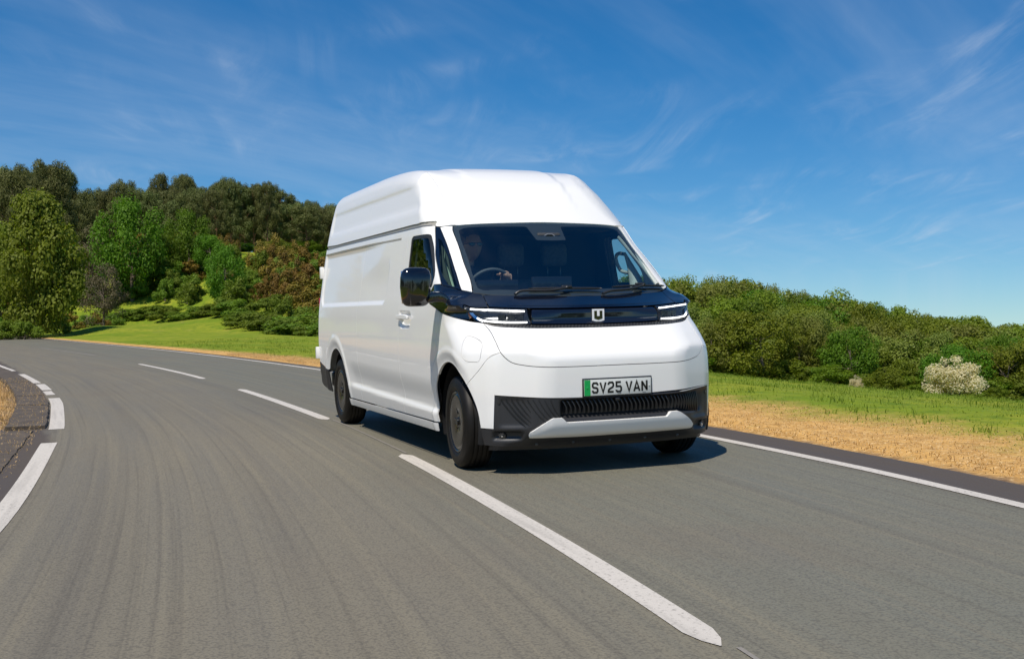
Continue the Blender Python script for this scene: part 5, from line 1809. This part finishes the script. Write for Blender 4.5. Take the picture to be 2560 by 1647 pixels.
def proto(key, kind, shape, clumps, leaves, lsz, bark, top, r0, n=2, nb=14):
    PROTO[key] = []
    for i in range(n):
        sd = (sum(ord(ch) for ch in key) * 7 + i * 101) % 9973
        cm, C = crown_mesh('crown', kind, sd, clumps, leaves, lsz, shape)
        tm = trunk_mesh('trunk', M[bark], C, sd, top, r0, nb)
        PROTO[key].append((cm, tm))


proto('pine_tree', 'pine', 'pine', 80, 15000, .019, 'bark_pine', .90, .020, 3, 20)
proto('oak_tree', 'oak', 'round', 70, 12000, .017, 'bark', .70, .030, 2)
proto('birch_tree', 'birch', 'birch', 110, 22000, .017, 'bark_birch', .92, .020, 2)
proto('bare_tree', 'dead', 'dead', 46, 7000, .020, 'bark', .75, .022, 1, 40)
proto('gorse_bush', 'gorse', 'bush', 26, 4200, .026, 'bark', .35, .03, 2, 8)
proto('scrub_bush', 'scrub', 'bush', 26, 4200, .026, 'bark', .35, .03, 2, 8)
proto('hedge_tree', 'hedge', 'round', 52, 13000, .017, 'bark', .65, .025, 3)
proto('willow_tree', 'olive', 'round', 52, 13000, .016, 'bark', .65, .025, 2)
proto('lime_bush', 'lime', 'bush', 30, 5200, .024, 'bark', .35, .03, 1, 8)
proto('hawthorn_bush', 'bloom', 'bush', 46, 9000, .019, 'bark', .45, .03, 1, 10)


def plant(key, x, y, h, w, label, cat='tree', group=None, z=None, name=None):
    cm, tm = rnd.choice(PROTO[key])
    z = float(tz(x, y)[0]) if z is None else z
    e = empty(name or key, (x, y, z - .03), label, cat, group, rotz=rnd.uniform(0, 6.28))
    e.scale = (w, w * rnd.uniform(.9, 1.1), h)
    for nm, me in (('crown', cm), ('trunk', tm)):
        o = bpy.data.objects.new(nm, me); link(o, e)
    return e


def top_z(px, py, d): return CAMP[2] + (hor(px) - py) / 2926. * d


def planted(key, px, d, ytop, wpx, label, cat='tree', group=None, ybase=None, name=None):
    """stand a plant at a bearing and distance with a given apparent top, on the terrain"""
    x, y = at(px, d)
    z = float(tz(x, y)[0])
    h = top_z(px, ytop, d) - z
    return plant(key, x, y, max(.5, h), wpx / 2926. * d, label, cat, group, z, name)


# pine wood along the skyline on the left
sky_l = [(-60, 470), (0, 462), (60, 452), (144, 430), (185, 482), (212, 505), (247, 492), (298, 468), (377, 473), (473, 460), (555, 463), (610, 475), (668, 480), (736, 492), (820, 503), (900, 520), (1000, 560)]
sx, sy = _tab(sky_l)
REG = []     # (category of label, px, object) so that each gets a label that tells where it stands


for row, (d0, dn, step) in enumerate(((128, 26, 36), (136, 0, 30), (150, 12, 30), (165, 22, 32), (180, 30, 30))):
    px = -70 + row * 11
    while px < 1040:
        d = d0 + rnd.uniform(-5, 5)
        yt = float(np.interp(px, sx, sy)) + rnd.choice((-16, -6, 2, 10, 20, 26)) + rnd.uniform(-4, 4) + dn * rnd.uniform(.7, 1.6)
        if row == 0 and 560 < px < 860: px += step; continue
        if not (190 < px < 235 and 0 < row < 3):
            o = planted('pine_tree', px, d, yt, rnd.uniform(55, 100), '', 'tree', 'pines of the wood on the left skyline')
            REG.append((('pine', row), px, o))
        px += step * rnd.uniform(.75, 1.25)
for i in range(46):
    # broad-leaved undergrowth that closes the view under the pines
    px = rnd.uniform(-40, 880); d = rnd.uniform(124, 150)
    yt = rnd.uniform(590, 650)
    o = planted(rnd.choice(('hedge_tree', 'oak_tree', 'willow_tree')), px, d, yt, rnd.uniform(60, 110), '', 'tree', 'undergrowth trees below the pines')
    REG.append((('under', 0), px, o))
planted('pine_tree', 140, 118, 430, 110, 'tallest dark pine standing behind the big birch at the left', 'tree')
planted('pine_tree', 40, 116, 458, 120, 'dark broad pine left of the tallest pine behind the birch', 'tree')
# named trees in front of the wood
planted('birch_tree', 98, 74, 512, 215, 'large soft green birch at the grass edge beside the road bend', 'tree')
planted('birch_tree', 5, 78, 590, 170, 'smaller yellowish green birch at the left frame edge', 'tree')
planted('bare_tree', 236, 100, 560, 105, 'grey brown leafless tree between the birch and the bright oaks', 'tree')
planted('bare_tree', 262, 84, 650, 120, 'low brown leafless tree at the foot of the bright oak', 'tree')
planted('oak_tree', 335, 98, 508, 165, 'brightest green round oak standing before the dark pines', 'tree')
planted('oak_tree', 405, 100, 590, 120, 'bright green oak partly behind the roundest oak', 'tree')
planted('oak_tree', 478, 102, 532, 120, 'tall bright green oak in the middle of the left wood edge', 'tree')
planted('oak_tree', 530, 100, 590, 80, 'slim green oak beside the tall middle oak', 'tree')
planted('oak_tree', 566, 86, 622, 100, 'small rich green oak low on the gorse bank', 'tree')
for px, yt in ((735, 660), (768, 655), (640, 640), (700, 600)):
    planted('birch_tree', px, 104 + (px % 7), yt, 70, 'young pale-stemmed birch on the bank below the pines, %s' % {735: 'second from the van', 768: 'nearest the van', 640: 'farthest from the van', 700: 'third from the van'}[px], 'tree', 'young birches under the pines')
for px, d, yt, w in ((20, 71, 772, 90), (62, 70, 776, 80), (-15, 72, 760, 90), (150, 78, 778, 60)):
    planted('scrub_bush', px, d, yt, w, 'low rough scrub at the foot of the big birch, %s' % {20: 'second from left', 62: 'third from left', -15: 'leftmost', 150: 'rightmost'}[px], 'bush')
for px, d, yt, w, k in ((176, 84, 768, 70, 'gorse_bush'), (214, 88, 760, 66, 'scrub_bush'), (250, 89, 768, 60, 'gorse_bush'), (286, 91, 765, 62, 'scrub_bush')):
    planted(k, px, d, yt, w, '%s at the grass edge between birch and oaks, %s' % ('low brown bush' if k == 'gorse_bush' else 'low green bush', {176: 'nearer the birch', 214: 'nearer the birch', 250: 'nearer the oaks', 286: 'nearer the oaks'}[px]), 'bush')
# bank of gorse and scrub
for i in range(210):
    px = rnd.uniform(-40, 880)
    if i % 6 == 0: px = rnd.uniform(880, 1030)
    d0 = float(np.interp(px, (-40, 100, 300, 456, 600, 700, 820, 880), (80, 84, 94, 90, 74, 64, 56, 56)))
    f = rnd.random() ** .8
    d = d0 + 2 + f * 34
    x, y = at(px, d)
    low = f < .22
    gor = rnd.random() < (.22 if low else .50)
    if px < 200: gor = rnd.random() < .25
    h = rnd.uniform(1.3, 3.1) * (1.25 if f > .5 else .95); w = rnd.uniform(1.6, 3.1)
    o = plant('gorse_bush' if gor else 'scrub_bush', x, y, h, w, '', 'bush', 'gorse bushes on the bank' if gor else 'scrub bushes on the bank')
    REG.append((('gorse' if gor else 'scrub', int(f * 3.999)), px, o))
for i in range(40):
    px = rnd.uniform(300, 880)
    d0 = float(np.interp(px, (300, 456, 600, 700, 820, 880), (94, 90, 74, 64, 56, 56)))
    x, y = at(px, d0 + rnd.uniform(-.5, 2.5))
    o = plant('scrub_bush', x, y, rnd.uniform(.7, 1.4), rnd.uniform(2.2, 3.6), '', 'bush', 'scrub bushes on the bank')
    REG.append((('scrub', -1), px, o))

# broad-leaved belt on the right
sky_r = [(1400, 700), (1600, 698), (1700, 696), (1805, 694), (1870, 705), (1978, 732), (2060, 735), (2120, 743), (2255, 771), (2350, 785), (2420, 792), (2485, 808), (2560, 800), (2660, 800)]
sx2, sy2 = _tab(sky_r)
HL = {'hedge_tree': 'mid green bushy tree in the belt beyond the sloping meadow', 'willow_tree': 'pale olive green tree in the belt beyond the sloping meadow'}
for row, (d0, dn, step) in enumerate(((92, 0, 34), (84, 16, 38), (77, 45, 40), (72, 85, 44))):
    px = 960 + row * 13
    while px < 2680:
        d = d0 + rnd.uniform(-3, 4)
        if 2420 < px < 2560 and row == 0: pass
        yt = float(np.interp(px, sx2, sy2)) + rnd.uniform(-7, 9) + dn * rnd.uniform(.6, 1.25) * (1.0 if px < 2300 else .75)
        q_ = rnd.random(); k = 'willow_tree' if q_ < .30 else 'oak_tree' if q_ < .42 else 'birch_tree' if q_ < .50 else 'hedge_tree'
        o = planted(k, px, d, yt, rnd.uniform(95, 215), '', 'tree', '%s trees of the right belt' % {'willow_tree': 'olive', 'oak_tree': 'bright round', 'birch_tree': 'upright', 'hedge_tree': 'green'}[k])
        REG.append(((k, row), px, o))
        px += step * rnd.uniform(.8, 1.3)
for i in range(40):
    px = 1000 + i * 41 + rnd.uniform(-10, 10)
    x, y = at(px, 69.5 + rnd.uniform(-1.2, 1.2))
    k = rnd.choice(('scrub_bush', 'scrub_bush', 'lime_bush'))
    o = plant(k, x, y, rnd.uniform(1.2, 2.4), rnd.uniform(2.2, 3.6), '', 'bush', 'foot shrubs of the right belt' if k == 'scrub_bush' else 'lime shrubs of the right belt')
    REG.append((('foot_' + k, 0), px, o))
planted('hawthorn_bush', 2390, 60, 846, 150, 'big cream blossoming hawthorn at the edge of the right meadow', 'bush')
planted('hawthorn_bush', 2136, 66, 915, 40, 'small pale blossoming shrub left of the lime green bush', 'bush')
planted('lime_bush', 2215, 65, 905, 120, 'wide lime green bush between the two blossoming shrubs', 'bush')
planted('lime_bush', 2489, 60, 940, 66, 'small yellow green bush right of the big hawthorn', 'bush')

# trees beyond the left frame edge and behind the photographer, seen only as reflections in the bodywork
for i in range(34):
    a = math.radians(190.5 + i * 3.0 + rnd.uniform(-1, 1)); d = rnd.uniform(48, 62)
    x, y = CAMP[0] - 6 + d * math.cos(a), CAMP[1] + d * math.sin(a)
    o = plant(rnd.choice(('oak_tree', 'hedge_tree', 'pine_tree')), x, y, rnd.uniform(7, 12), rnd.uniform(5, 8), '', 'tree', 'trees beyond the left frame edge')
    REG.append((('outside', 0), i, o))
for i in range(16):
    a = math.radians(-62 + i * 8 + rnd.uniform(-2, 2)); d = rnd.uniform(70, 85)
    o = plant(rnd.choice(('oak_tree', 'hedge_tree')), CAMP[0] + d * math.cos(a), CAMP[1] + d * math.sin(a), rnd.uniform(7, 11), rnd.uniform(7, 10), '', 'tree', 'trees behind the camera')
    REG.append((('behind', 0), i, o))

# labels for the many look-alikes: kind, row and order of each
def nth(n):
    return f"{n}{'th' if 10 < n % 100 < 14 else {1: 'st', 2: 'nd', 3: 'rd'}.get(n % 10, 'th')}"


HEAD = {'oak_tree': 'bright green round tree', 'birch_tree': 'upright light green tree', 'outside': 'leafy tree beyond the left frame edge', 'behind': 'leafy tree across the road behind the camera', 'pine': 'dark green pine', 'under': 'leafy undergrowth tree below the pines', 'gorse': 'orange brown gorse bush', 'scrub': 'green scrub bush',
        'hedge_tree': 'mid green bushy tree', 'willow_tree': 'pale olive tree', 'foot_scrub_bush': 'low green shrub before the right tree belt', 'foot_lime_bush': 'low lime green shrub before the right tree belt'}
ROWP = ('in the front row of the wood', 'in the second row of the wood', 'in the third row of the wood', 'in the fourth row of the wood', 'in the rearmost row of the wood')
ROWB = ('at the grassy foot of the bank', 'low on the bank', 'halfway up the bank', 'high on the bank', 'on the top of the bank')
ROWR = ('in the rear row of the right belt', 'in the third row of the right belt', 'in the second row of the right belt', 'in the front row of the right belt')
groups = {}
for key, px, o in REG: groups.setdefault(key, []).append((px, o))
for (kind, row), L_ in groups.items():
    L_.sort(key=lambda q: q[0])
    for i, (px, o) in enumerate(L_):
        if kind == 'pine': w_ = ROWP[row]
        elif kind in ('gorse', 'scrub'): w_ = ROWB[row + 1]
        elif kind in ('hedge_tree', 'willow_tree', 'oak_tree', 'birch_tree'): w_ = ROWR[row]
        else: w_ = ''
        o['label'] = ' '.join(f"{HEAD[kind]} {w_}, {nth(i + 1)} from left".split())
